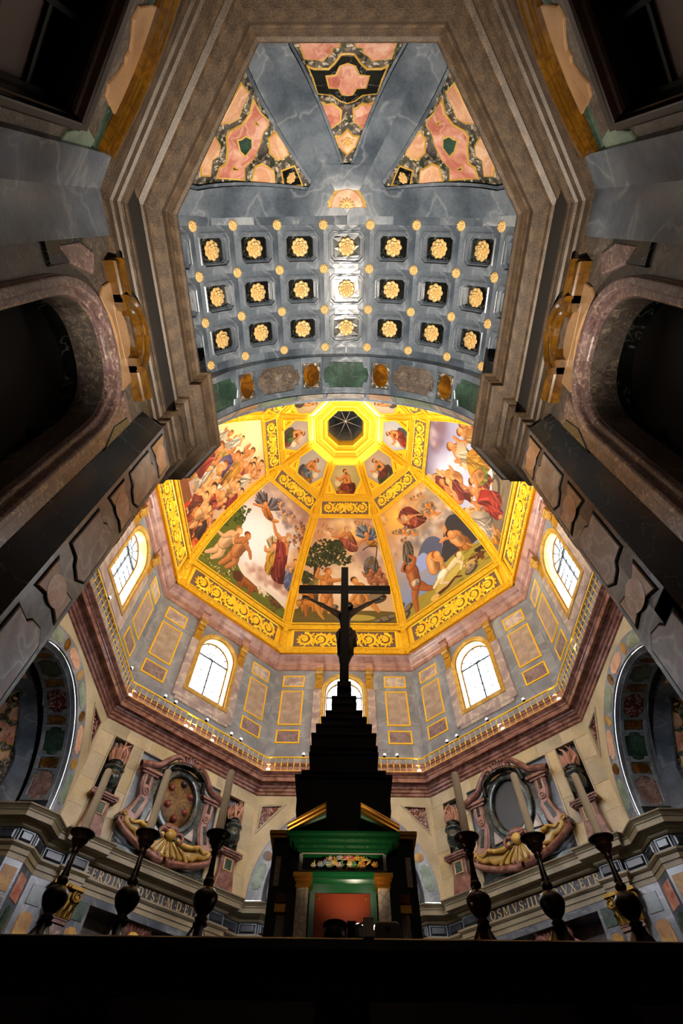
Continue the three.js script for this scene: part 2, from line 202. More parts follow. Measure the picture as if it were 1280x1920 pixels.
function limb(c, pts, w0, w1, colour) {                       // a rounded arm or leg, softly modelled
  const at = [], n = 8; for (let i = 0; i < pts.length - 1; i++) for (let k = 0; k <= n; k++) { const t = (i + k / n) / (pts.length - 1); at.push([mix(pts[i][0], pts[i + 1][0], k / n), mix(pts[i][1], pts[i + 1][1], k / n), mix(w0, w1, t) * (1 + 0.16 * Math.sin(PI * (k / n)))]); }
  for (const [x, y, w] of at) dab(c, x, y, w * 0.53, shade(colour, -0.28)); for (const [x, y, w] of at) dab(c, x - w * 0.04, y + w * 0.03, w * 0.46, colour);
  for (const [x, y, w] of at) { glow(c, x + w * 0.24, y - w * 0.2, w * 0.4, rgbHex(shade(colour, -0.55)), 0.1); glow(c, x - w * 0.16, y + w * 0.14, w * 0.36, rgbHex(shade(colour, 0.5)), 0.13); }
}
const rgbHex = (s) => '#' + s.match(/\d+/g).slice(0, 3).map((v) => (+v).toString(16).padStart(2, '0')).join('');
function wing(c, x, y, len, ang, colour) { for (let k = 0; k < 7; k++) { const a = ang + (k - 3) * 0.17, l = len * (1 - 0.07 * Math.abs(k - 2)); dab(c, x + l * 0.5 * Math.cos(a), y + l * 0.5 * Math.sin(a), l * 0.55, shade(colour, (k % 3 - 1) * 0.22), l * 0.1, a); } }
function robe(c, pts, colour, folds = 5) {
  area(c, pts, shade(colour, -0.22)); const cx = pts.reduce((s, p) => s + p[0], 0) / pts.length, cy = pts.reduce((s, p) => s + p[1], 0) / pts.length, R = Math.max(...pts.map((p) => Math.hypot(p[0] - cx, p[1] - cy)));
  c.save(); curve(c, pts); c.clip(); glow(c, cx - R * 0.25, cy + R * 0.3, R * 0.9, rgbHex(shade(colour, 0.18)), 0.9); glow(c, cx + R * 0.5, cy - R * 0.5, R * 0.8, rgbHex(shade(colour, -0.55)), 0.6);
  const top = pts.reduce((a, b) => (a[1] > b[1] ? a : b)), low = pts.filter((p) => p[1] < cy);
  for (let i = 0; i < folds * 3; i++) { const q = low[Math.floor(rnd() * low.length)] ?? top, k = i % 2 ? 0.32 : -0.5; c.strokeStyle = alpha(rgbHex(shade(colour, k)), 0.42); c.lineWidth = rr(0.06, 0.22); const ox = rr(-0.4, 0.4) * R, bend = rr(-0.4, 0.4) * R; c.beginPath(); c.moveTo(top[0] + ox * 0.4, top[1] - 0.1); c.quadraticCurveTo(cx + bend, cy, q[0] + ox, q[1]); c.stroke(); } c.restore();
}
function head(c, x, y, r, skin, hair, beard) { dab(c, x - r * 0.2, y + r * 0.3, r * 0.95, hair, r * 0.92); dab(c, x + r * 0.14, y - r * 0.12, r * 0.84, skin, r * 1.0); dab(c, x + r * 0.35, y, r * 0.5, shade(skin, 0.2), r * 0.6); if (beard) dab(c, x + r * 0.35, y - r * 0.75, r * 0.55, beard, r * 0.7); }
// body given by joints, scaled by height k
function body(c, { h, s, p, arms = [], legs = [], k = 1, skin = '#d9a066', hair = '#5a341c', beard, cloth }) {
  for (const l of legs) limb(c, l, 0.78 * k, 0.32 * k, skin);
  limb(c, [p, [(p[0] + s[0]) / 2, (p[1] + s[1]) / 2], s], 0.95 * k, 1.15 * k, skin);
  if (cloth) robe(c, cloth[1], cloth[0]);
  for (const a of arms) limb(c, a, 0.5 * k, 0.25 * k, skin);
  limb(c, [s, h], 0.3 * k, 0.28 * k, skin); head(c, h[0], h[1], 0.38 * k, skin, hair, beard);
}
function cherub(c, x, y, k, wing_ = '#9aa4b8', skin = '#e2b078') { wing(c, x, y + 0.1 * k, 0.9 * k, 2.5, wing_); wing(c, x, y + 0.1 * k, 0.8 * k, 0.7, wing_); limb(c, [[x, y + 0.1 * k], [x + 0.25 * k, y - 0.5 * k], [x + 0.7 * k, y - 0.55 * k]], 0.4 * k, 0.2 * k, skin); limb(c, [[x, y], [x - 0.45 * k, y - 0.15 * k]], 0.2 * k, 0.12 * k, skin); head(c, x - 0.05 * k, y + 0.35 * k, 0.22 * k, skin, '#8a5a2c'); }
function beast(c, x, y, L, colour, tail = 1) { limb(c, [[x - L / 2, y], [x + L / 2, y]], 0.55 * L, 0.4 * L, colour); for (const d of [-0.42, -0.25, 0.25, 0.42]) limb(c, [[x + d * L, y - 0.1 * L], [x + d * L + 0.05, y - 0.55 * L]], 0.18 * L, 0.1 * L, colour); dab(c, x - 0.62 * L, y + 0.1 * L, 0.25 * L, shade(colour, -0.2)); dab(c, x - 0.68 * L, y + 0.08 * L, 0.17 * L, shade(colour, 0.15)); limb(c, [[x + L / 2, y + 0.1 * L], [x + 0.8 * L, y - 0.1 * L * tail], [x + 0.95 * L, y + 0.2 * L * tail]], 0.1 * L, 0.06 * L, colour); }
function tree(c, x0, y0, x1, y1, blobs) { limb(c, [[x0, y0], [(x0 + x1) / 2 + 0.2, (y0 + y1) / 2], [x1, y1]], 0.75, 0.4, '#5b4a2a'); for (const [bx, by, r] of blobs) { limb(c, [[x1, y1 - 0.6], [bx, by]], 0.22, 0.1, '#4c3d22'); for (let i = 0; i < 70; i++) { const a = rnd() * 6.3, q = Math.sqrt(rnd()) * r; dab(c, bx + q * Math.cos(a) * 1.3, by + q * Math.sin(a), rr(0.1, 0.24), ['#2f3d1e', '#46552a', '#5f6c36', '#3a4726'][i % 4], rr(0.06, 0.14), rnd() * 3); } } }
function ground(c, pts, colour, grass = 120) { area(c, pts, colour); c.save(); curve(c, pts); c.clip(); for (let i = 0; i < grass; i++) dab(c, rr(-6, 6), rr(-0.5, 4.5), rr(0.15, 0.7), alpha(['#5b6a2c', '#8f8a3c', '#4d4a24', '#a89a54', '#6b5330'][i % 5], 0.35), rr(0.04, 0.14), rr(-0.2, 0.2)); c.restore(); }
const rocks = (c, list) => { for (const [x, y, r] of list) { dab(c, x, y, r * 1.2, '#5d5449', r * 0.7, 0.2); dab(c, x - r * 0.15, y + r * 0.15, r * 0.9, '#978b78', r * 0.45, 0.25); } };
const sky = (c, top, mid, low) => { const g = c.createLinearGradient(0, 12.4, 0, 1); g.addColorStop(0, top); g.addColorStop(0.5, mid); g.addColorStop(1, low); c.fillStyle = g; c.fillRect(-6, 0, 12, 12.4); };
const PW = 12, PH = 12.4, paintFace = (draw) => painting(1024, 1024, PW, PH, draw);
const frescoFar = paintFace((c) => {
  sky(c, '#cfa987', '#d7c0ab', '#d8c2a0'); for (let i = 0; i < 16; i++) cloud(c, rr(-3.4, 4.2), rr(4.5, 12), rr(0.5, 1.3), rr(0.3, 0.6), ['#b99a86', '#d8bfa4', '#a08e8c', '#e4d2b4'][i % 4], 14); glow(c, 0.3, 9.9, 2.6, '#ffe38a', 0.9);
  cloud(c, -2.4, 10.6, 1.7, 0.8, '#caa389'); cloud(c, 2.2, 11.2, 2, 0.7, '#c9a78f'); cloud(c, 0.6, 8.6, 2.6, 0.7, '#b69c90'); cloud(c, 2.8, 8.2, 1.6, 1.2, '#a9989a'); cloud(c, 0.2, 4.8, 2.4, 1.6, '#e9dcc6');
  for (const [x, y] of [[-2.2, 11.1], [-2.7, 10.4], [-1.6, 10.7], [2.0, 11.4], [2.6, 11.0], [1.3, 11.5]]) cherub(c, x, y, 0.55, '#c9a98c');
  robe(c, [[-0.9, 9.9], [-0.2, 10.6], [0.7, 10.5], [1.2, 9.6], [1.5, 8.4], [0.6, 8.2], [-0.1, 8.8]], '#b4543f'); body(c, { h: [0.1, 11.0], s: [0.2, 10.3], p: [0.5, 9.4], arms: [[[0, 10.3], [-0.7, 10.0], [-1.4, 10.1]]], k: 0.8, hair: '#d8d0c2', beard: '#cfc6b6' }); robe(c, [[-0.5, 9.8], [0.3, 9.9], [1.3, 9.0], [1.4, 8.3], [0.2, 8.5]], '#c8705a');
  wing(c, 2.5, 9.8, 1.9, 2.3, '#8190a6'); wing(c, 2.6, 9.8, 1.7, 0.9, '#7686a0'); body(c, { h: [2.2, 10.4], s: [2.5, 9.9], p: [2.8, 9.3], arms: [[[2.4, 9.9], [1.8, 9.6], [1.3, 9.0]]], k: 0.65, cloth: ['#4a6aa8', [[2.2, 10.2], [2.9, 10.1], [3.2, 9.4], [2.5, 9.5]]] }); robe(c, [[2.3, 9.6], [3.3, 9.7], [3.6, 8.9], [2.4, 8.8]], '#d59a2e');
  tree(c, -3.2, 0.8, -3.0, 6.6, [[-3.2, 8.4, 0.9], [-2.2, 8.8, 1], [-1.2, 8.3, 1], [-0.3, 7.6, 0.8], [-3.3, 7.2, 0.7], [-1.9, 7.4, 0.8], [-0.9, 9.0, 0.6]]);
  tree(c, -4.2, 1.2, -4.0, 5, [[-4.1, 5.4, 0.6], [-3.7, 4.6, 0.4]]);
  glow(c, -2.4, 4.4, 1.5, '#f2d789', 0.9); glow(c, 1.6, 2.2, 1.5, '#f0dc9a', 0.6);
  ground(c, [[-6, 0], [-5.2, 1.9], [-2.5, 1.7], [0, 1.5], [2.4, 1.6], [5.8, 1.4], [6, 0], [5, -1], [-5, -1]], '#7d7238');
  area(c, [[-1, 0.9], [1, 1.2], [3.2, 0.9], [2.6, 0.4], [0, 0.4]], '#bdb062'); rocks(c, [[3.9, 0.6, 0.55], [4.6, 0.9, 0.4], [3.2, 0.4, 0.35], [-1.2, 1.9, 0.5], [0.9, 2.0, 0.7], [3.1, 3.0, 0.9]]);
  body(c, { h: [-1.7, 6.0], s: [-1.9, 5.1], p: [-1.7, 3.5], legs: [[[-1.7, 3.4], [-1.4, 2.4], [-1.5, 1.3]], [[-1.9, 3.4], [-2.1, 2.3], [-2.3, 1.2]]], arms: [[[-2.2, 5.2], [-2.9, 5.5], [-2.7, 6.4]], [[-1.7, 5.0], [-0.9, 5.0], [0.1, 5.2]]], skin: '#d49a54', hair: '#a8672c' });
  body(c, { h: [1.0, 5.0], s: [1.5, 4.2], p: [1.5, 2.7], legs: [[[1.4, 2.6], [2.6, 2.5], [3.3, 1.5]], [[1.2, 2.6], [0.4, 2.3], [0.9, 1.7]]], arms: [[[1.5, 4.1], [0.9, 3.2], [0.6, 2.6]], [[1.6, 4.1], [2.1, 3.4], [2.3, 2.8]]], skin: '#d6a25c', hair: '#6c3a1c' });
  robe(c, [[2.0, 7.4], [2.9, 8.0], [3.6, 7.2], [3.3, 5.4], [2.3, 5.2], [1.9, 6.2]], '#83807f', 8); dab(c, 2.8, 7.2, 0.36, '#8a735c'); c.strokeStyle = '#3f3a36'; c.lineWidth = 0.1; c.beginPath(); c.moveTo(3.4, 8.9); c.lineTo(3.0, 5.4); c.stroke(); c.beginPath(); c.moveTo(3.4, 8.9); c.quadraticCurveTo(2.6, 9.3, 1.9, 8.5); c.stroke();
  for (const [x, y] of [[2.6, 5.6], [3.6, 5.8], [4.0, 5.0], [3.1, 5.0]]) body(c, { h: [x, y + 0.6], s: [x, y], p: [x + 0.1, y - 0.8], arms: [[[x, y], [x - 0.5, y - 0.1], [x - 0.8, y + 0.4]]], k: 0.6, skin: '#b8815a' });
  limb(c, [[-3.9, 4.1], [-3.4, 2.6]], 1.0, 0.9, '#c58a32'); beast(c, -3.5, 2.3, 1.5, '#c9923c', -1); limb(c, [[-2.8, 2.4], [-2.4, 1.2], [-2.0, 0.6]], 0.5, 0.2, '#cf9d4c'); limb(c, [[-3.8, 2.0], [-3.7, 0.9]], 0.4, 0.25, '#b47a28');
});
const frescoLeft = paintFace((c) => {
  sky(c, '#c9ae9a', '#dfe6f2', '#e6dfd2'); glow(c, -0.6, 6.8, 4.4, '#ffffff', 1); glow(c, -1.0, 5.8, 3, '#f4f8ff', 0.9);
  for (let i = 0; i < 14; i++) cloud(c, rr(-3, 4.4), rr(8.6, 12.2), rr(0.5, 1.2), rr(0.3, 0.6), ['#a98f8a', '#c9ac98', '#8d8690'][i % 3], 14); cloud(c, 1.8, 11.2, 2.2, 0.8, '#b08f86'); cloud(c, 3.4, 9.6, 1.2, 1.6, '#c4a48e'); cloud(c, -1.8, 11, 1.6, 0.8, '#b3a4a4'); cloud(c, 3.9, 6.6, 1.2, 1.8, '#d6b48c'); cloud(c, 1.8, 2.9, 2.4, 0.7, '#b78f80'); cloud(c, 3.6, 3.2, 1.6, 0.7, '#a98478');
  for (let i = 0; i < 12; i++) cherub(c, rr(2.2, 4.2), rr(7.6, 10.6), rr(0.4, 0.6), '#8a6a5a', '#c58e58');
  wing(c, -1.6, 9.4, 2.0, 2.6, '#6f6a72'); wing(c, -1.5, 9.5, 2.0, 1.2, '#7b7680'); body(c, { h: [-2.0, 9.9], s: [-1.7, 9.5], p: [-1.1, 9.0], arms: [[[-1.9, 9.5], [-2.6, 9.2], [-3.0, 9.0]]], legs: [[[-1, 9], [-0.3, 8.9], [0.2, 9.2]]], k: 0.7, cloth: ['#d98a26', [[-1.9, 9.7], [-1.0, 9.6], [-0.2, 9.0], [-0.9, 8.5], [-1.6, 8.9]]] });
  for (const [x, y] of [[-0.6, 10.9], [0.4, 10.2], [1.2, 10.6]]) cherub(c, x, y, 0.7, '#9a8f96');
  ground(c, [[-6, -1], [-6, 3.0], [-5.0, 7.4], [-4.0, 7.8], [-3.0, 7.2], [-2.6, 5.0], [-1.6, 2.2], [0.6, 1.4], [3, 1.9], [6, 1.0], [6, -1]], '#76822e', 160); for (const [x, y, r] of [[-4.3, 7.0, 0.8], [-3.6, 7.6, 0.7], [-4.6, 5.8, 0.7], [-3.4, 6.6, 0.5]]) for (let i = 0; i < 60; i++) dab(c, x + rr(-r, r), y + rr(-r, r), rr(0.08, 0.2), ['#3f5220', '#5a6b2a', '#77853a'][i % 3], 0.08, rnd() * 3);
  for (let i = 0; i < 50; i++) dab(c, rr(-5.2, -1.5), rr(0.3, 2.2), 0.07, ['#e8e0d0', '#c2503c', '#d8b84a'][i % 3]);
  body(c, { h: [-2.8, 5.6], s: [-3.1, 4.7], p: [-3.6, 3.2], legs: [[[-3.6, 3.2], [-3.9, 2.2], [-4.6, 1.4]], [[-3.5, 3.2], [-3.3, 2.1], [-3.9, 1.2]]], arms: [[[-3.0, 4.8], [-2.6, 4.1], [-2.1, 4.8]], [[-3.2, 4.9], [-3.9, 4.0], [-4.6, 4.1]]], skin: '#e8c49a', hair: '#b9803c' });
  body(c, { h: [-1.8, 5.7], s: [-1.9, 4.8], p: [-2.1, 3.2], legs: [[[-2.2, 3.2], [-2.5, 2.2], [-3.0, 1.2]], [[-2.0, 3.2], [-1.7, 2.3], [-2.3, 1.3]]], arms: [[[-1.7, 4.8], [-0.9, 4.4], [-0.5, 3.8]], [[-2.1, 4.9], [-2.6, 4.3], [-2.7, 5.2]]], skin: '#c98f58', hair: '#8a3f1a' });
  wing(c, 1.1, 6.0, 1.7, 2.0, '#c9b48c'); body(c, { h: [1.1, 6.7], s: [1.2, 6.0], p: [1.4, 4.9], k: 0.8, skin: '#e2b47e', hair: '#a0642c', arms: [[[1, 6], [0.5, 5.6], [0.3, 6.0]]], cloth: ['#e3b42c', [[0.8, 6.3], [1.5, 6.3], [2.0, 4.6], [2.2, 3.4], [1.2, 3.6], [1.0, 5.0]]] });
  robe(c, [[0.9, 8.0], [2.2, 8.0], [3.0, 6.6], [3.4, 5.2], [4.1, 3.8], [2.9, 3.2], [2.0, 3.6], [1.9, 5.2], [1.3, 6.8]], '#a3342c', 9); body(c, { h: [2.0, 8.6], s: [1.9, 7.8], p: [2.2, 7.0], arms: [[[1.3, 7.8], [0.6, 8.0], [-0.1, 8.7]], [[2.3, 7.6], [2.7, 6.8], [2.2, 6.3]]], k: 0.95, hair: '#c9beb0', beard: '#d6ccbc' }); robe(c, [[1.2, 7.7], [2.3, 7.6], [2.9, 6.2], [3.5, 4.2], [2.3, 3.7], [2.1, 5.8]], '#b5413a', 7);
  robe(c, [[3.5, 6.3], [4.3, 6.3], [4.8, 4.6], [5.0, 3.3], [3.8, 3.4], [3.5, 4.8]], '#8f9fd0', 6); body(c, { h: [4.0, 6.7], s: [4.0, 6.1], p: [4.0, 5.6], k: 0.7, skin: '#dfb488', hair: '#9a6a38', arms: [[[3.8, 6.1], [3.3, 5.7], [3.4, 5.2]]] }); wing(c, 4.3, 5.8, 1.5, 1.0, '#8a6244');
  beast(c, 0.2, 1.2, 1.7, '#a3682c'); dab(c, -0.9, 1.3, 0.55, '#6f3f1a'); beast(c, 2.0, 1.5, 0.8, '#e9ddc8'); beast(c, 3.7, 1.3, 1.0, '#7a5a34'); area(c, [[3.9, 0.3], [4.6, 0.2], [5, 0.9], [4.2, 1.0]], '#7f8a3c');
});
const frescoRight = paintFace((c) => {
  sky(c, '#d9aa62', '#cbb39c', '#8fa8d8'); for (let i = 0; i < 18; i++) cloud(c, rr(-3.6, 4.4), rr(6.8, 12), rr(0.5, 1.4), rr(0.3, 0.7), ['#9b8a80', '#c7a888', '#84807e', '#b59678'][i % 4], 14); glow(c, -1.2, 10.8, 2.4, '#ffd872', 0.95); cloud(c, -2.4, 8.2, 1.4, 0.9, '#d2b49c'); cloud(c, 1.2, 11.4, 2, 0.7, '#c6a686'); cloud(c, 2.6, 9.6, 1.5, 1.0, '#a69a92'); cloud(c, 0.2, 7.4, 2.4, 0.8, '#8f8a8c'); cloud(c, 3.2, 7.2, 1.8, 0.8, '#8a8488');
  area(c, [[1.2, 4.5], [2.2, 6.2], [3.2, 7.4], [4.4, 6.8], [5.4, 5.2], [5.6, 3.2], [3, 3.0], [0, 3.2]], '#4a4a52'); area(c, [[-2.2, 4.2], [-1, 6.2], [0.6, 6.9], [1.8, 5.6], [0.6, 3.6]], '#6f7890'); area(c, [[-3, 4], [-2, 5.4], [-0.4, 5.8], [-0.4, 3.8]], '#a9b9e4'); glow(c, -3.0, 5.6, 1.3, '#c2d4ff', 0.8);
  ground(c, [[-6, -1], [-5.6, 1.2], [-3.6, 1.9], [-1.6, 1.4], [0.4, 3.0], [2.4, 3.5], [5.6, 2.6], [6, -1]], '#b0a44c', 120); area(c, [[-1.6, 0.9], [1, 2.6], [3.2, 2.8], [2.0, 1.4], [-0.4, 0.6]], '#cdbd6c'); rocks(c, [[-5, 0.7, 0.6], [-4.4, 1.3, 0.5], [-5.2, 1.9, 0.5], [2.9, 0.8, 0.6]]);
  robe(c, [[-1.4, 10.6], [-0.6, 11.2], [0.4, 11.0], [0.8, 10.0], [1.4, 8.8], [0.5, 8.2], [-0.9, 8.7], [-1.2, 9.6]], '#9e3a2c', 9); body(c, { h: [-0.7, 10.2], s: [-0.3, 9.7], p: [0.2, 9.0], arms: [[[-0.6, 9.7], [-1.2, 10.0], [-1.4, 10.6]], [[0, 9.7], [0.7, 9.4], [1.3, 9.1]]], k: 0.85, hair: '#c2b4a4', beard: '#cfc3b2' }); robe(c, [[-0.6, 9.6], [0.4, 9.7], [1.5, 8.8], [1.2, 8.2], [-0.3, 8.5]], '#a84a30', 6);
  for (const [x, y, k] of [[1.5, 9.0, 0.8], [2.2, 8.6, 0.9], [2.0, 9.6, 0.7], [-1.5, 8.8, 0.9], [-1.9, 8.0, 0.6], [-0.7, 8.1, 0.7], [-2.4, 9.4, 0.5], [2.0, 11.0, 0.5], [1.2, 11.2, 0.5]]) cherub(c, x, y, k, '#9a8c7c', '#d99c58'); robe(c, [[2.0, 9.5], [2.6, 9.9], [2.9, 9.3], [2.4, 9.1]], '#d08a2a');
  robe(c, [[-3.2, 6.0], [-2.4, 7.6], [-1.9, 8.0], [-1.3, 7.6], [-1.5, 6.2], [-2.4, 5.4]], '#77705e', 8); body(c, { h: [-2.9, 5.2], s: [-2.6, 4.8], p: [-2.8, 3.0], legs: [[[-2.8, 3], [-3.4, 1.8], [-3.6, 0.2]], [[-2.6, 3], [-1.9, 2.0], [-1.2, 1.5]]], arms: [[[-2.9, 4.9], [-3.5, 5.4], [-2.9, 6.0]], [[-2.4, 5.0], [-1.8, 5.6], [-2.2, 6.3]]], skin: '#b8763a', hair: '#3a2414', k: 1.1 }); robe(c, [[-3.3, 3.6], [-2.3, 3.6], [-2.2, 3.0], [-3.2, 2.9]], '#e6dcc6', 2);
  body(c, { h: [0.4, 4.5], s: [-0.1, 4.5], p: [-0.4, 3.2], legs: [[[-0.4, 3.2], [0.5, 3.3], [0.5, 2.4]]], arms: [[[0, 4.4], [0.7, 3.6], [0.6, 4.2]]], skin: '#dba868', hair: '#b06a30', k: 1.1 });
  limb(c, [[2.2, 2.7], [1.0, 2.3], [-0.2, 2.0], [-1.1, 1.5]], 0.7, 0.35, '#eadab4'); limb(c, [[0.6, 2.2], [-0.3, 1.5], [0.4, 1.0]], 0.5, 0.25, '#e4d2aa'); limb(c, [[1.9, 2.7], [2.4, 2.0], [2.0, 1.5]], 0.35, 0.2, '#eadab4'); head(c, 2.4, 3.0, 0.34, '#e4cfa4', '#8a5a30'); dab(c, 0.1, 2.3, 0.6, '#f2eee0', 0.3, 0.4);
  robe(c, [[2.6, 4.6], [3.5, 4.8], [4.1, 3.8], [4.0, 2.7], [3.0, 2.9], [2.6, 3.6]], '#d28a2c', 7); body(c, { h: [2.6, 5.5], s: [2.9, 5.0], p: [3.2, 4.0], arms: [[[2.8, 5.0], [2.3, 5.7], [2.5, 6.6]], [[3.0, 5.1], [2.0, 5.4], [1.4, 5.4]]], skin: '#dca469', hair: '#4a2c18', k: 1.05 });
  beast(c, 3.9, 1.6, 1.1, '#7a4a1c'); beast(c, 3.0, 1.5, 0.9, '#cdb27a'); beast(c, 4.5, 2.2, 0.7, '#3f2814'); limb(c, [[-0.9, 0.6], [0.2, 0.7], [1.2, 1.1], [1.8, 0.8]], 0.3, 0.15, '#6a3420'); dab(c, -1.4, 0.5, 0.5, '#dcc27c', 0.3);
});
const crowd = (c, n, box_, cols, k0 = 0.6, k1 = 1) => { for (let i = 0; i < n; i++) { const x = rr(box_[0], box_[1]), y = rr(box_[2], box_[3]), k = rr(k0, k1), s = rnd() < 0.5 ? -1 : 1; body(c, { h: [x, y + 1.2 * k], s: [x + 0.1 * s, y + 0.4 * k], p: [x + 0.4 * s * k, y - 0.9 * k], legs: [[[x + 0.4 * s * k, y - 0.9 * k], [x - 0.3 * s * k, y - 1.3 * k], [x, y - 2.3 * k]]], arms: [[[x, y + 0.4 * k], [x - 0.6 * s * k, y + 0.3 * k], [x - 0.8 * s * k, y + 1 * k]], [[x, y + 0.4 * k], [x + 0.7 * k * s, y], [x + k * s, y + 0.5 * k]]], k, skin: ['#e0b078', '#c98f58', '#d9a066'][i % 3], hair: ['#5a341c', '#8a5a2c', '#cbbca6'][i % 3] }); const q = cols[i % cols.length]; if (rnd() < 0.85) robe(c, [[-0.5, 0.6], [0.1, 0.45], [0.5, 0.6], [0.75, -0.1], [0.6 + 0.5 * s, -0.8], [0.9 + 0.4 * s, -1.6], [0.5, -1.9], [0.25, -2.5], [-0.1, -2.0], [-0.6, -2.3], [-0.7, -1.3], [-1.0 + 0.4 * s, -0.7], [-0.6, -0.1]].map(([a, b]) => [x + (a + rr(-0.14, 0.14)) * k, y + (b + rr(-0.14, 0.14)) * k]), q, 7); } };
const frescoGlory = paintFace((c) => {
  sky(c, '#d9b48e', '#dcc3a4', '#b79a92'); glow(c, -1.4, 10.2, 4.5, '#fff6cf', 1); glow(c, -2.0, 8.4, 3.4, '#ffe9a0', 0.9); cloud(c, 1.8, 6.6, 2, 2, '#c9b29c'); cloud(c, 0.5, 9.5, 2, 1.5, '#e3cfb0');
  ground(c, [[-6, -1], [-6, 1.2], [0, 1.6], [6, 2.4], [6, -1]], '#8a5a34', 60); area(c, [[1.6, -1], [2.0, 2.0], [3.4, 4.2], [4.6, 4.0], [6, 2.2], [6, -1]], '#9a3c12'); for (let i = 0; i < 60; i++) dab(c, rr(2, 5.6), rr(0, 3.8), rr(0.1, 0.4), ['#d8641a', '#f0922c', '#6b2410', '#b8461a'][i % 4], rr(0.2, 0.7), rr(-0.6, 0.6));
  cloud(c, 1.6, 3.8, 1.4, 1.2, '#a9a2b0'); crowd(c, 9, [-0.6, 2.8, 8.6, 11], ['#e8dcc0', '#d8b84a', '#c9b7a0', '#b5483a'], 0.7, 1.0); crowd(c, 5, [-3, -0.8, 7, 10], ['#f0e8d6', '#e8dcc0', '#d8b84a'], 0.5, 0.8); crowd(c, 13, [-0.8, 3.6, 5.2, 8.6], ['#a8362a', '#4c7a3a', '#d8a02c', '#e8dcc6', '#6a5a8a', '#9a4a2c'], 0.8, 1.15); crowd(c, 11, [-3.4, 2.6, 2.4, 5.4], ['#b5412c', '#d59a2e', '#e6d8c0', '#5f6a3a', '#8a3c2c'], 1.0, 1.35); crowd(c, 6, [2.6, 5.0, 1.6, 3.8], ['#a8461a', '#5a2a18', '#c86a24'], 0.9, 1.1); for (let i = 0; i < 70; i++) dab(c, rr(0.6, 5.6), rr(-0.2, 3.2), rr(0.08, 0.3), alpha(['#e0641a', '#f59a2c', '#7a2410', '#c8481a'][i % 4], 0.8), rr(0.2, 0.6), rr(-0.6, 0.6)); crowd(c, 4, [1.4, 4.6, 1.8, 3.2], ['#8a3412', '#4a2214', '#b0561e'], 0.8, 1.0);
});
const frescoFlood = paintFace((c) => {
  sky(c, '#8f86a0', '#bcc4de', '#d2cbc4'); glow(c, -1.6, 9.6, 2.6, '#e8eeff', 0.9); cloud(c, 2.2, 11.2, 2, 0.9, '#8a7480'); cloud(c, -0.6, 8.0, 1.6, 1.6, '#c4c8dc'); cloud(c, 3.4, 6.4, 1.4, 2, '#a3a7b8'); area(c, [[-3.6, 10.6], [-2.6, 11.6], [-1.8, 10.2], [-2.0, 8], [-3.6, 7.4]], '#9a92a4');
  ground(c, [[-6, -1], [-6, 2.6], [-4.4, 4.6], [-2.6, 4.2], [-1.4, 2.6], [1.4, 3.4], [4, 2.6], [6, 3.2], [6, -1]], '#857a6c', 60); rocks(c, [[-4.2, 3.8, 0.9], [-3.2, 2.6, 0.9], [0.2, 2.4, 0.9], [2.2, 3.0, 1.0]]);
  crowd(c, 4, [-3.2, -1.6, 7.6, 10.2], ['#9a3a34', '#d8a860', '#b88a78'], 1.0, 1.25); crowd(c, 5, [-4.2, -1.2, 2.4, 4.8], ['#b8321e', '#d59a2e', '#8a5a74', '#d8c8b4'], 1.1, 1.35); crowd(c, 8, [0.2, 4.6, 2.2, 9.0], ['#b5843c', '#a84a3a', '#6a7a3a', '#d6c6a6'], 1.0, 1.3);
  robe(c, [[-0.9, 5.4], [-0.2, 6.6], [0.9, 7.2], [2.2, 6.6], [3.0, 4.6], [2.4, 3.4], [1.0, 3.8], [0, 4.4]], '#d49a1a', 10); robe(c, [[-1.2, 5.2], [-0.1, 5.9], [1.0, 5.2], [1.2, 4.0], [0.0, 3.6]], '#9aa032', 6); body(c, { h: [-0.9, 5.9], s: [-0.4, 5.4], p: [0.3, 4.8], arms: [[[-0.5, 5.4], [-1.2, 5.0], [-1.9, 4.8]], [[-0.3, 5.6], [-1.2, 6.0], [-1.9, 5.9]]], skin: '#c9935c' }); robe(c, [[-1.5, 3.2], [-0.4, 3.2], [0.1, 1.6], [-0.9, 1.0], [-1.7, 1.8]], '#b5361c', 6);
});
const saint = (bg, r1, r2, flip, seat) => painting(256, 256, 4.6, 3.6, (c) => {
  if (flip) c.scale(-1, 1); c.fillStyle = bg; c.fillRect(-2.3, 0, 4.6, 3.6); glow(c, -0.4, 2.4, 1.8, '#e9e2d2', 0.5); area(c, [[-2.3, 0], [-2.3, 0.5], [2.3, 0.4], [2.3, 0]], seat); area(c, [[0.2, 0.2], [1.2, 0.2], [1.2, 1.5], [0.4, 1.4]], shade(seat, -0.4));
  robe(c, [[-0.4, 2.2], [0.5, 2.2], [0.9, 1.2], [0.6, 0.2], [-0.9, 0.1], [-1.0, 0.8], [-0.3, 1.3]], r1, 6); robe(c, [[-0.2, 1.7], [0.7, 1.6], [0.9, 0.9], [0.2, 0.3], [-0.8, 0.6]], r2, 5); body(c, { h: [0.0, 2.75], s: [0.1, 2.1], p: [0.2, 1.7], arms: [[[-0.2, 2.1], [-0.7, 1.7], [-1.1, 2.1]], [[0.4, 2.1], [0.5, 1.5], [-0.1, 1.4]]], k: 0.72, hair: '#6a5038', beard: '#8a7560', cloth: [r1, [[-0.35, 2.25], [0.5, 2.2], [0.5, 1.6], [-0.3, 1.7]]] }); area(c, [[-1.3, 1.5], [-0.8, 1.8], [-0.5, 1.2], [-1.0, 0.9]], '#ded6c4');
});
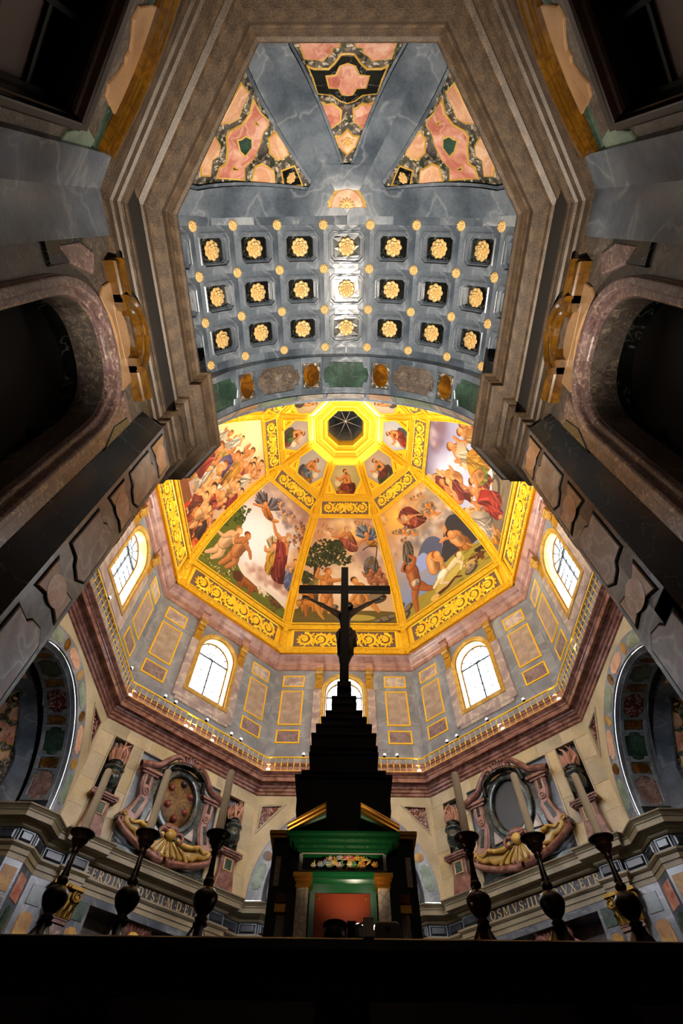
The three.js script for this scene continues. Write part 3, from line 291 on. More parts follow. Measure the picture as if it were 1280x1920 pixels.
const SAINTS = [saint('#b9b58a', '#d8a62c', '#a33a26', false, '#a8321e'), saint('#b4b6bc', '#d89a26', '#8a9ab0', true, '#8b8490'), saint('#b0a8a4', '#8a2c24', '#587a34', true, '#9a8a80'), saint('#b8a684', '#c46a2a', '#5a6a3a', false, '#8a6a48'), saint('#b2a896', '#a85a3a', '#cfb98a', false, '#8b7a66'), saint('#c2b2a4', '#b0685a', '#d8c6a8', true, '#9a8a7a'), saint('#b6bcc8', '#c04a1e', '#b23a1a', false, '#8a949c'), saint('#b5a9a2', '#5f7a3a', '#8a2e26', false, '#7a7068')];
// ---------------------------------------------------------------- the octagonal hall: plan, dome, drum, gallery
const A_WALL = 14.25, SIDE = A_WALL * T8;
const OCT = (a) => [-135, -90, -45, 0, 45, 90, 135, 180].map((d) => { const t = (d + 22.5) * PI / 180; const R = a / Math.cos(PI / 8); return [R * Math.sin(t - PI / 4), CZ - R * Math.cos(t - PI / 4)]; });
const SIDES = [0, 45, 90, 135, 180, 225, 270, 315], SIDE_NAME = ['far', 'far_left', 'left', 'near_left', 'near', 'near_right', 'right', 'far_right'];
// dome: a pointed arc, then a straight slope up to the opening
const DR = 23.707, S_OF = (h) => DR * (Math.asin((h - 30.5) / DR)), S1 = S_OF(47.4);
function domeAt(s) { if (s <= S1) { const t = s / DR; return [DR * Math.cos(t) - 10, 30.5 + DR * Math.sin(t)]; } const k = s - S1; return [6.66 - k * 0.69, 47.4 + k * 0.724]; }
const domePt = (t, s, out = 0) => { const [a, h] = domeAt(s), [a2, h2] = domeAt(s + 0.05), l = Math.hypot(a2 - a, h2 - h), nx = -(h2 - h) / l, ny = (a2 - a) / l; return [t, h + ny * out, -(a + nx * out)]; };
const edgeT = (s) => domeAt(s)[0] * T8;
// a strip between two curves t0(s), t1(s), bent onto the dome; uv in metres along and across
function domeStrip(t0, t1, s0, s1, out, nt = 2, ns = 14, uvfn) {
  const P = [], U = []; const q = (i, j) => { const s = mix(s0, s1, j / ns), t = mix(t0(s), t1(s), i / nt); return [domePt(t, s, typeof out === 'function' ? out(i / nt) : out), uvfn ? uvfn(t, s) : [t - t0(s), s]]; };
  for (let j = 0; j < ns; j++) for (let i = 0; i < nt; i++) for (const [a, b] of [[0, 0], [1, 0], [1, 1], [0, 0], [1, 1], [0, 1]]) { const [p, u] = q(i + a, j + b); P.push(...p); U.push(...u); }
  const g = new THREE.BufferGeometry(); g.setAttribute('position', new THREE.Float32BufferAttribute(P, 3)); g.setAttribute('uv', new THREE.Float32BufferAttribute(U, 2)); return toCreasedNormals(g, 0.6);
}
const domeBar = (t0, t1, s0, s1, o, ns) => domeStrip(t0, t1, s0, s1, (k) => (k === 0 || k === 1 ? 0 : o), 4, ns);     // rounded bar standing o proud
const k_ = (v) => () => v;
// scrolling acanthus relief for a frieze w wide and h high
function scrollRelief(w, h, turns) {
  const L = [], n = turns, step = w / n, r0 = h * 0.4;
  for (let i = 0; i < n; i++) {
    const cx = -w / 2 + step * (i + 0.5), up = i % 2 ? 1 : -1, mir = i < n / 2 ? 1 : -1, pts = [];
    for (let k = 0; k <= 26; k++) { const t = k / 26, a = -PI / 2 * up * mir + t * PI * 2 * 1.55 * up * mir, r = r0 * (1 - 0.72 * t); pts.push([cx + r * Math.cos(a), r * Math.sin(a), 0.04 + 0.05 * t]); }
    L.push(xf(taper(pts, h * 0.085, h * 0.045, 34, 6), 0, 0, 0));
    for (let k = 0; k < 7; k++) { const a = k * 2 * PI / 7; L.push(xf(new THREE.IcosahedronGeometry(1, 1), cx + 0.11 * h * Math.cos(a), 0.11 * h * Math.sin(a), 0.1, 0, 0, a, [0.09 * h, 0.045 * h, 0.05])); } L.push(blob(cx, 0, 0.13, 0.055 * h, 0.055 * h, 0.05));
    for (let k = 0; k < 11; k++) { const t = (k + 0.5) / 14, a = -PI / 2 * up * mir + t * PI * 2 * 1.2 * up * mir, r = r0 * (1.1 - 0.5 * t); L.push(xf(new THREE.IcosahedronGeometry(1, 1), cx + r * Math.cos(a), r * Math.sin(a), 0.06, 0, 0, a + 0.9 * up * mir, [0.13 * h, 0.05 * h, 0.06])); }
    if (i < n - 1) { L.push(taper([[cx + r0 * 0.7, -up * r0 * 0.75, 0.05], [cx + step / 2, 0, 0.06], [cx + step - r0 * 0.7, up * r0 * 0.75, 0.05]], h * 0.06, h * 0.06, 12, 6)); for (const s of [-1, 1]) L.push(xf(new THREE.IcosahedronGeometry(1, 1), cx + step / 2, s * h * 0.3, 0.05, 0, 0, s * 0.9, [0.17 * h, 0.06 * h, 0.05])); }
  }
  for (let k = -3; k <= 3; k++) L.push(xf(new THREE.IcosahedronGeometry(1, 1), 0.09 * h * k, 0.08 * h, 0.08, 0, 0, PI / 2 - k * 0.33, [0.42 * h, 0.06 * h, 0.07]));
  return boxUV(join(L));
}
{
  const dome = setting('ceiling_dome'); const sF0 = S_OF(34.75), sF1 = S_OF(45.62), sU0 = S_OF(45.95), sU1 = S_OF(47.12), sR = S1 + 4.55, s0 = S_OF(31.25), sB0 = S_OF(31.95), sB1 = S_OF(34.0);
  const RIB = 0.52, eL = (d) => (s) => -(edgeT(s) - d), eR = (d) => (s) => edgeT(s) - d;
  const fresco = domeStrip(eL(RIB - 0.06), eR(RIB - 0.06), sF0 - 0.05, sF1 + 0.1, 0, 8, 18, (t, s) => [t / PW + 0.5, (s - sF0) / PH]);
  const rib = domeBar(eL(0), eL(0.34), s0, S1, 0.17, 26), ribR = domeBar(eR(0.34), eR(0), s0, S1, 0.17, 26), fil = domeBar(eL(0.36), eL(RIB), sB1, sU0, 0.1, 20), filR = domeBar(eR(RIB), eR(0.36), sB1, sU0, 0.1, 20);
  // small gilt leaves and flowers along the ribs, real lumps but too small to tell apart
  const leafRow = (t0, a, b, st) => { const L = []; let n = 0; for (let s = a; s < b; s += st, n++) { const t = t0(s); for (const [dt, ds, sx, sy] of [[0, 0, 0.075, 0.06], [0.09, 0.07, 0.05, 0.1], [-0.09, -0.07, 0.05, 0.1], [0.1, -0.06, 0.035, 0.05]]) { const [x, y, z] = domePt(t + dt, s + ds, 0.17); L.push(xf(new THREE.IcosahedronGeometry(1, 0), x, y, z, n * 0.9, n * 0.7, n, [sx, sy, 0.06])); } } return boxUV(join(L)); };
  const leavesL = leafRow(eL(0.17), s0 + 0.2, S1, 0.27), leavesR = leafRow(eR(0.17), s0 + 0.2, S1, 0.27);
  const rowT = (s, o, half) => { const L = []; let n = 0; for (let t = -half; t < half; t += 0.24, n++) for (const [dt, ds, r] of [[0, 0, 0.07], [0.1, 0.08, 0.055], [0.09, -0.09, 0.05]]) { const [x, y, z] = domePt(t + dt, s + ds, o); L.push(xf(new THREE.IcosahedronGeometry(1, 0), x, y, z, n, n * 0.8, n * 0.5, [r * 1.3, r, 0.06])); } return boxUV(join(L)); };
  const leavesBase = rowT((s0 + sB0) / 2, 0.2, edgeT(s0) - 0.35), leavesMid = rowT((sB1 + sF0) / 2, 0.14, edgeT(sF0) - 0.4), leavesTop = rowT((sF1 + sU0) / 2, 0.11, edgeT(sU0) - 0.4);
  const band = (a, b, o) => domeStrip(eL(0.3), eR(0.3), a, b, o, 2, 2);
  const hBar = (a, b, o) => { const g = []; const m = (a + b) / 2; for (const [p, q, oo] of [[a, mix(a, b, 0.22), o], [mix(a, b, 0.22), mix(a, b, 0.78), o * 0.6], [mix(a, b, 0.78), b, o]]) { const w = 0.08; g.push(domeStrip(eL(0.3), eR(0.3), p, q, oo, 2, 1)); g.push(domeStrip(eL(0.3), eR(0.3), p - 0.001, p, oo, 1, 1)); } return join(g); };
  const bars = [[s0, sB0, 0.3], [sB1, sF0, 0.22], [sF1, sU0, 0.16], [sU1, S_OF(47.4), 0.16]].map(([a, b, o]) => hBar(a, b, o));
  const back = domeStrip(eL(0), eR(0), s0, sR, -0.08, 4, 26), backShell = domeStrip(eL(-0.3), eR(-0.3), s0 - 0.8, sR, -0.7, 4, 26);
  const midS = (a, b) => (a + b) / 2, pose = (s, m) => { const [a, h] = domeAt(s), [a2, h2] = domeAt(s + 0.1); m.position.set(0, h, -a); m.rotation.x = Math.atan2(a - a2, h2 - h); return m; };
  const lowW = 2 * (edgeT(midS(sB0, sB1)) - 0.95), lowH = sB1 - sB0, upW = 2 * (edgeT(midS(sU0, sU1)) - 0.55), upH = sU1 - sU0;
  const lowRel = scrollRelief(lowW - 0.5, lowH * 0.86, 6), upRel = scrollRelief(upW - 0.2, upH * 0.84, 4), lowPanel = boxUV(plate(rectPts(-lowW / 2, lowW / 2, -lowH / 2, lowH / 2), -0.1, 0.02)), upPanel = boxUV(plate(rectPts(-upW / 2, upW / 2, -upH / 2, upH / 2), -0.1, 0.02));
  const lowFrame = boxUV(plate(rectPts(-lowW / 2 - 0.3, lowW / 2 + 0.3, -lowH / 2 - 0.05, lowH / 2 + 0.05), 0, 0.1, 0.05, [rectPts(-lowW / 2, lowW / 2, -lowH / 2 + 0.1, lowH / 2 - 0.1)])), upFrame = boxUV(plate(rectPts(-upW / 2 - 0.2, upW / 2 + 0.2, -upH / 2 - 0.05, upH / 2 + 0.05), 0, 0.09, 0.04, [rectPts(-upW / 2, upW / 2, -upH / 2 + 0.08, upH / 2 - 0.08)]));
  // top zone: a small painting in a gilt frame, a triangle of gilt relief at each lower corner
  const zx = (s) => edgeT(s), zS0 = S1 + 0.25, zS1 = sR - 0.75, zm = mix(zS0, zS1, 0.5);
  const zone = (poly, o, d) => warp(tess(plate(poly, 0, d, 0), 0.8), (x, y, z) => domePt(x, y, o + z));
  const hexa = [[-zx(zS0) * 0.36, zS0 + 0.1], [zx(zS0) * 0.36, zS0 + 0.1], [zx(zm) * 0.8, zm], [zx(zS1) * 0.66, zS1], [-zx(zS1) * 0.66, zS1], [-zx(zm) * 0.8, zm]];
  const fr = zone(hexa, 0.02, 0.04); { const p = fr.attributes.position, u = []; for (let i = 0; i < p.count; i++) { u.push(p.getX(i) / 4.4 + 0.5, clamp((p.getY(i) - domeAt(zS0)[1]) / (domeAt(zS1)[1] - domeAt(zS0)[1]), 0.01, 0.99)); } fr.setAttribute('uv', new THREE.Float32BufferAttribute(u, 2)); }
  const hexFrame = warp(tess(plate(inset(hexa, -0.14), 0, 0.14, 0.06, [inset(hexa, 0.05)]), 0.9), (x, y, z) => domePt(x, y, 0.02 + z));
  const tri = (m) => [[-zx(zS0) * 0.42, zS0 + 0.12], [-zx(zS0) * 0.84, zS0 + 0.12], [-zx(zm) * 0.84, zm - 0.12]].map(([x, y]) => [x * m, y]);
  const triFrame = (m) => warp(tess(plate(tri(m), 0, 0.16, 0.07, [inset(tri(m), 0.2)]), 0.9), (x, y, z) => domePt(x, y, 0.02 + z)), triRel = (m) => { const L = []; for (let k = 0; k < 6; k++) { const t = tri(m), c = [mix(t[1][0], (t[0][0] + t[2][0]) / 2, 0.45 + 0.08 * Math.cos(k)), mix(t[1][1], (t[0][1] + t[2][1]) / 2, 0.4)]; const [x, y, z] = domePt(c[0] + 0.16 * Math.cos(k), c[1] + 0.2 * Math.sin(k), 0.06); L.push(blob(x, y, z, 0.16, 0.09, 0.08)); } return join(L); };
  const ribTop = [domeBar(eL(0), eL(0.2), S1, sR, 0.14, 4), domeBar(eR(0.2), eR(0), S1, sR, 0.14, 4)];
  // stepped gilt rings round the opening
  const ringProf = [[3.55, 50.42], [3.45, 50.3], [3.2, 50.35], [3.12, 50.55], [2.75, 50.7], [2.7, 50.62], [2.5, 50.62], [2.45, 50.85], [2.2, 51.0], [2.15, 50.9], [1.98, 50.95], [1.95, 51.15], [1.86, 51.5], [1.86, 52.0]];
  const ring = (() => { const L = []; for (let k = 0; k < ringProf.length - 1; k++) { const [a, h] = ringProf[k], [b, i] = ringProf[k + 1], P = [[-a * T8, h, -a], [a * T8, h, -a], [b * T8, i, -b], [-b * T8, i, -b]]; const g = new THREE.BufferGeometry(); g.setAttribute('position', new THREE.Float32BufferAttribute([...P[0], ...P[1], ...P[2], ...P[0], ...P[2], ...P[3]], 3)); g.computeVertexNormals(); L.push(boxUV(g)); } return join(L); })();
  const ringRel = (() => { const L = []; for (let k = -4; k <= 4; k++) L.push(blob(k * 0.25, 50.58, -2.93, 0.1, 0.05, 0.13), blob(k * 0.25 + 0.12, 50.6, -2.93, 0.045, 0.05, 0.07)); for (let k = -6; k <= 6; k++) L.push(blob(k * 0.2, 50.38, -3.32, 0.07, 0.05, 0.09)); return boxUV(join(L)); })();
  const lant = (() => { const a = 1.86; const g = box(-a * T8, a * T8, 52, 57.5, -a - 0.2, -a); return boxUV(g); })();
  const art = [frescoFar, frescoLeft, frescoGlory, frescoFlood, frescoGlory, frescoGlory, frescoFlood, frescoRight];
  SIDES.forEach((deg, i) => {
    const put = (name, g, m) => { const o = part(name, g, m, dome); o.position.set(0, 0, CZ); o.rotation.y = deg * PI / 180; return o; };
    put('dome_shell', back, M.goldPlain); put('dome_outer_shell', backShell, M.inner); put('fresco', fresco, art[i]);
    put('rib', rib, M.goldRelief); put('rib', ribR, M.goldRelief); put('rib_fillet', fil, M.gold); put('rib_fillet', filR, M.gold);
    for (const g of [leavesL, leavesR, leavesBase, leavesMid, leavesTop]) put('gilt_leaves', g, M.gold).userData.kind = 'stuff';
    bars.forEach((b, j) => put('gilt_moulding', b, j % 2 ? M.goldFine : M.goldRelief));
    for (const [s, P, F, R] of [[midS(sB0, sB1), lowPanel, lowFrame, lowRel], [midS(sU0, sU1), upPanel, upFrame, upRel]]) for (const [n, g, m] of [['frieze_panel', P, M.friezeGround], ['frieze_frame', F, M.gold], ['scroll_relief', R, M.gold]]) { const h = new THREE.Mesh(g, m); pose(s, h); const o = put(n, g, m); o.quaternion.copy(new THREE.Quaternion().setFromEuler(new THREE.Euler(0, deg * PI / 180, 0))).multiply(new THREE.Quaternion().setFromEuler(new THREE.Euler(h.rotation.x, 0, 0))); o.position.copy(h.position).applyAxisAngle(V3(0, 1, 0), deg * PI / 180).add(V3(0, 0, CZ)); }
    put('small_fresco', fr, SAINTS[i]); put('fresco_frame', hexFrame, M.gold); for (const m of [-1, 1]) { put('corner_frame', triFrame(m), M.gold); put('corner_relief', triRel(m), M.gold); } ribTop.forEach((g) => put('rib', g, M.goldFine));
    put('gilt_ring', ring, M.gold); put('ring_relief', ringRel, M.gold); put('lantern_wall', lant, M.bardiglioPale);
  });
  solid('lantern_roof', [box(-2.2, 2.2, 57.5, 57.8, CZ - 2.2, CZ + 2.2)], M.bardiglioPale, dome);
  const w = thing('lantern_wheel', 'pale eight-spoked wheel with bright hub inside the dark opening crowning the dome', 'ornament', [0, 53.2, CZ]);
  part('hub', blob(0, 0, 0, 0.13, 0.13, 0.13, 2), std({ color: '#e8e4da', roughness: 0.4 }), w);
  for (let k = 0; k < 8; k++) { const a = (k + 0.5) * PI / 4; part('spoke', taper([[0, 0, 0], [1.0 * Math.cos(a), 0.05, 1.0 * Math.sin(a)], [1.95 * Math.cos(a), 0.15, 1.95 * Math.sin(a)]], 0.03, 0.025, 6, 5), std({ color: '#cfcabd', roughness: 0.5 }), w); }
}
// drum: eight walls with an arched window each
const WIN = { w: 1.9, y0: 23.45, ys: 27.6, gw: 1.38, gy0: 23.8 };
{
  const hole = archPts(1.62, 23.6, 27.65), drum = boxUV(plate(rectPts(-6.4, 6.4, 20.2, 31.2), -1.1, 0, 0, [hole]));
  const panelGeo = (x0, x1, y0, y1) => [boxUV(plate(rectPts(x0, x1, y0, y1), 0, 0.06, 0.03, [rectPts(x0 + 0.13, x1 - 0.13, y0 + 0.13, y1 - 0.13)])), boxUV(plate(rectPts(x0 + 0.12, x1 - 0.12, y0 + 0.12, y1 - 0.12), -0.02, 0.025))];
  const panels = []; for (const s of [-1, 1]) for (const [y0, y1, m] of [[28.2, 29.4, 'paonazzo'], [24.55, 27.82, 'alabaster'], [23.0, 24.15, 'purple']]) { const x = s * 4.32; panels.push([panelGeo(x - 0.93, x + 0.93, y0, y1), m]); }
  const corbel = boxUV(join([box(-0.34, 0.34, 30.05, 30.75, 0, 0.28), box(-0.42, 0.42, 30.75, 31.0, 0, 0.36)]));
  const bracket = (() => { const prof = [[0, 28.1], [0.1, 28.1], [0.12, 29.3], [0.3, 29.45], [0.42, 29.7], [0.4, 29.95], [0.28, 30.08], [0, 30.08]]; const g = new THREE.ExtrudeGeometry(shapeOf(prof), { depth: 0.62, bevelEnabled: false }); g.rotateY(-PI / 2); g.translate(0.31, 0, 0); return boxUV(join([g, box(-0.34, 0.34, 28.0, 28.1, 0, 0.14), xf(new THREE.CylinderGeometry(0.14, 0.14, 0.7, 12), 0, 29.78, 0.36, 0, 0, PI / 2), box(-0.2, 0.2, 29.0, 29.5, 0.1, 0.2)])); })();
  const tones = ['drumGrey', 'bardiglioPale'];
  const rails = { lo: sweep(OCT(14.3), [[0, 20.3], [0.16, 20.3], [0.16, 21.1], [0.24, 21.15], [0.24, 21.35], [0.1, 21.42], [0, 21.42]], true), hi: sweep(OCT(14.3), [[0, 29.95], [0.1, 30.0], [0.1, 30.35], [0.18, 30.45], [0.18, 30.6], [0.3, 30.8], [0.42, 30.95], [0.48, 31.05], [0.55, 31.15], [0.62, 31.3], [0, 31.35]], true), gal: sweep(OCT(14.25), [[-0.4, 19.0], [0, 19.0], [0.1, 19.06], [0.1, 19.2], [0.18, 19.26], [0.18, 19.42], [0.26, 19.48], [0.26, 19.62], [0.32, 19.66], [0.34, 19.72], [0.62, 19.72], [0.62, 19.98], [0.68, 20.03], [0.68, 20.1], [0.8, 20.2], [0.86, 20.25], [0.86, 20.32], [-0.4, 20.32]], true) };
  const tL = setting('trim_1'), tM = setting('trim_2'), tH = setting('trim_3');
  for (const g of rails.gal) part('gallery_cornice', g, M.cotone, tL); for (const g of rails.lo) part('drum_plinth', g, M.cotonePale, tM); for (const g of rails.hi) part('dome_cornice', g, M.cotonePale, tH);
  SIDES.forEach((deg, i) => {
    const wall = face(setting('wall_' + SIDE_NAME[i] + '_drum'), deg, 0, 0, 14.3);
    part('drum_wall', drum, M.drumGrey, wall);
    for (const [[f, p], m] of panels) { part('panel_frame', f, M.goldPlain, wall); part('panel', p, M[m], wall); }
    for (const s of [-1, 1]) { const b = part('bracket', bracket, M.gialloDeep, wall); b.position.x = s * 2.14; const c = part('corbel', corbel, M.cotonePale, wall); c.position.x = s * 2.14; }
    for (const s of [-1, 1]) for (const [x, y, w, h] of [[3.0, 29.0, 0.5, 1.0], [5.55, 27, 0.3, 1.5], [3.0, 22.0, 0.7, 0.6], [5.5, 22.2, 0.35, 0.7]]) { const q = part('stone_slab', boxUV(plate(rectPts(-w, w, -h, h), 0, 0.012)), M[tones[(i + (s > 0 ? 1 : 0)) % 2]], wall); q.position.set(s * x, y, 0); }
    // the window itself
    const win = face(setting('window_' + (i + 1)), deg, 0, 0, 14.3);
    solid('marble_frame', [plate([[-2.58, 22.7], [2.58, 22.7], [2.58, 28.0], [1.85, 28.0], [1.85, 23.45], [-1.85, 23.45], [-1.85, 28.0], [-2.58, 28.0]], 0, 0.14, 0.04), plate(rectPts(-2.3, 2.3, 22.45, 22.72), 0, 0.1, 0.03)], M.paonazzo, win);
    solid('arch_frame', [plate(archPts(1.93, 23.4, 27.62, 24), 0, 0.22, 0.07, [archPts(1.62, 23.72, 27.62, 24)], 2), plate(archPts(1.66, 23.6, 27.62, 24), -0.75, 0.06, 0.0, [archPts(1.5, 23.72, 27.62, 24)])], M.giallo, win);
    const gz = -0.62, y0 = 23.75, ys = 27.62, r = 1.47;
    solid('sash', [plate(archPts(1.52, 23.7, ys, 24), gz - 0.05, gz + 0.06, 0, [archPts(1.42, 23.8, ys, 24)])], M.bronzeWindow, win);
    for (let a = 0; a < 4; a++) for (let b = 0; b < 6; b++) part('pane', new THREE.PlaneGeometry(0.71, 0.645).translate(-1.065 + a * 0.71, y0 + 0.3225 + b * 0.645, gz), M.window, win);
    for (let k = 0; k < 6; k++) { const a0 = PI * k / 6, a1 = PI * (k + 1) / 6, w = []; for (let q = 0; q <= 4; q++) { const t = mix(a0, a1, q / 4); w.push([r * Math.cos(t), ys + r * Math.sin(t)]); } for (let q = 4; q >= 0; q--) { const t = mix(a0, a1, q / 4); w.push([0.02 * Math.cos(t), ys + 0.02 * Math.sin(t)]); } part('pane', new THREE.ShapeGeometry(shapeOf(w)).translate(0, 0, gz), M.window, win); part('glazing_bar', box(0, r, -0.022, 0.022, -0.03, 0.03).applyMatrix4(new THREE.Matrix4().makeRotationZ(a0)).translate(0, ys, gz), M.iron, win); }
    part('glazing_bar', boxUV(plate(archPts(0.62, ys, ys, 16), gz - 0.02, gz + 0.03, 0, [archPts(0.58, ys + 0.001, ys, 16)])), M.iron, win);
    solid('mullion', [box(-0.055, 0.055, y0, ys, gz - 0.05, gz + 0.07)], M.iron, win); solid('transom', [box(-1.42, 1.42, ys - 0.06, ys + 0.05, gz - 0.05, gz + 0.07)], M.iron, win);
    for (const x of [-0.71, 0.71]) part('glazing_bar', box(x - 0.02, x + 0.02, y0, ys, gz - 0.02, gz + 0.03), M.iron, win);
    for (let b = 1; b < 6; b++) part('glazing_bar', box(-1.42, 1.42, y0 + b * 0.645 - 0.02, y0 + b * 0.645 + 0.02, gz - 0.02, gz + 0.03), M.iron, win);
  });
  solid('gallery_floor', [(() => { const R = (a) => OCT(a).map(([x, z]) => [x, z]); return new THREE.ExtrudeGeometry(shapeOf(R(14.6), [R(13.9)]), { depth: 0.1, bevelEnabled: false }).rotateX(PI / 2).translate(0, 20.32, 0); })()], M.cotone, tL);
  // gilded balustrade, one length to each side of the gallery
  const bal = lathe([[0.012, 0], [0.03, 0.02], [0.018, 0.08], [0.014, 0.3], [0.05, 0.42], [0.055, 0.47], [0.02, 0.56], [0.012, 0.7], [0.03, 0.86], [0.012, 0.95]], 7);
  const where = ['on the far side of the hall, behind the crucifix', 'above the wall with the six-balled coat of arms', 'at far left, above the dark side chapel', 'on the near left side, mostly hidden', 'over the near arch', 'on the near right side, mostly hidden', 'at far right, above the dark side chapel', 'above the wall with the dark oval cartouche'];
  SIDES.forEach((deg, i) => {
    if (i > 2 && i < 6) return; const L = 13.44 * T8 - 0.03, o = face(thing('balustrade', 'gilded gallery balustrade ' + where[i], 'railing'), deg, 0, 20.33, 13.46);
    part('handrail', boxUV(xf(new THREE.CylinderGeometry(0.055, 0.055, 2 * L, 8), 0, 1.02, 0, 0, 0, PI / 2)), M.gold, o); part('lower_rail', boxUV(box(-L, L, 0.5, 0.53, -0.012, 0.012)), M.iron, o); part('bottom_rail', boxUV(box(-L, L, 0.0, 0.05, -0.03, 0.03)), M.gold, o);
    for (let k = 0; k < 25; k++) { const b = part('baluster', bal, M.gold, o); b.position.set(-L + (k + 0.5) * 2 * L / 25, 0.04, 0); }
  });
}
// ---------------------------------------------------------------- entablature that runs round the hall and into its chapels
const CARD = [[-5.9, 14.25], [-4.78, 14.25], [-4.2, 14.83], [-4.2, 15.8], [-4.47, 15.8], [-4.47, 20.245], [-2.07, 23.55]], CARD_SIDE = [[-5.9, 14.25], [-4.78, 14.25], [-4.2, 14.83], [-4.2, 15.8], [-4.47, 15.8], [-4.47, 16.45], [-2.07, 19.75]], CARD_FAR = [[-5.9, 14.25], [-4.78, 14.25], [-4.2, 14.83], [-4.2, 15.85]];
const DIAG = [[-5.9, 14.25], [-4.75, 14.25], [-4.75, 13.97], [-3.62, 13.97], [-3.62, 14.25]];
const mirrored = (h) => [...h, ...h.slice().reverse().map(([t, w]) => [-t, w])];
const toPlan = (deg, t, w) => { const a = deg * PI / 180; return [t * Math.cos(a) - w * Math.sin(a), CZ - t * Math.sin(a) - w * Math.cos(a)]; };
const entab = { architrave: [[-0.7, 10.72], [0.02, 10.72], [0.02, 10.93], [0.07, 10.95], [0.07, 11.15], [0.12, 11.17], [0.2, 11.25], [0.2, 11.33], [-0.3, 11.34]], frieze: [[-0.1, 11.33], [-0.1, 11.95]], cornice: [[-0.3, 11.92], [0.06, 11.92], [0.12, 11.98], [0.12, 12.05], [0.22, 12.1], [0.26, 12.16], [0.56, 12.18], [0.56, 12.4], [0.6, 12.44], [0.6, 12.48], [0.68, 12.58], [0.74, 12.62], [0.75, 12.675], [-0.4, 12.74]] };
const friezeBlocks = [];                                     // [deg, side index, midpoint, angle, length] of each straight length of the frieze
{
  const loop = [], owner = [];
  for (const deg of [90, 45, 0, -45, -90, -135, 180, 135]) { const P = mirrored(deg % 90 ? DIAG : deg === 180 ? CARD : deg ? CARD_SIDE : CARD_FAR); P.forEach((q, i) => { if (i === P.length - 1) return; loop.push(toPlan(deg, ...q)); owner.push([deg, i, P.length]); }); }
  const trims = {}; const trimOf = (deg, chap) => (trims[deg + (chap ? 'c' : '')] ??= setting('trim_' + (4 + Object.keys(trims).length)));
  const S = Object.fromEntries(Object.entries(entab).map(([k, prof]) => [k, sweep(loop, prof, true)]));
  owner.forEach(([deg, i, n], j) => {
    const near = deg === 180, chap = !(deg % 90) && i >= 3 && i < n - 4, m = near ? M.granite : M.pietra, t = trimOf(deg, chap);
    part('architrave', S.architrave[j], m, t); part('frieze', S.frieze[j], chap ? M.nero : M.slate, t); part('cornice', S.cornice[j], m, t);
    const a = loop[j], b = loop[(j + 1) % loop.length], len = Math.hypot(b[0] - a[0], b[1] - a[1]), mid = [(a[0] + b[0]) / 2, (a[1] + b[1]) / 2], ang = Math.atan2(-(b[1] - a[1]), b[0] - a[0]);
    if (len > 0.25 && len < 2.5 && !chap && !(deg % 90 && i === 4)) {   // raised dark panel in a pale border
      const o = (name, g, mm) => { const q = part(name, boxUV(g), mm, t); q.position.set(mid[0], 0, mid[1]); q.rotation.y = ang; };
      const w = len / 2 - 0.06, y0 = 11.37, y1 = 11.9; o('frieze_border', plate(rectPts(-w, w, y0, y1), -0.1, 0.0, 0.01, [rectPts(-w + 0.07, w - 0.07, y0 + 0.07, y1 - 0.07)]), M.bardiglioPale); if (len > 0.4) o('frieze_block', plate(rectPts(-w + 0.075, w - 0.075, y0 + 0.075, y1 - 0.075), -0.1, 0.1, 0.06), M.slate);
    }
  });
}
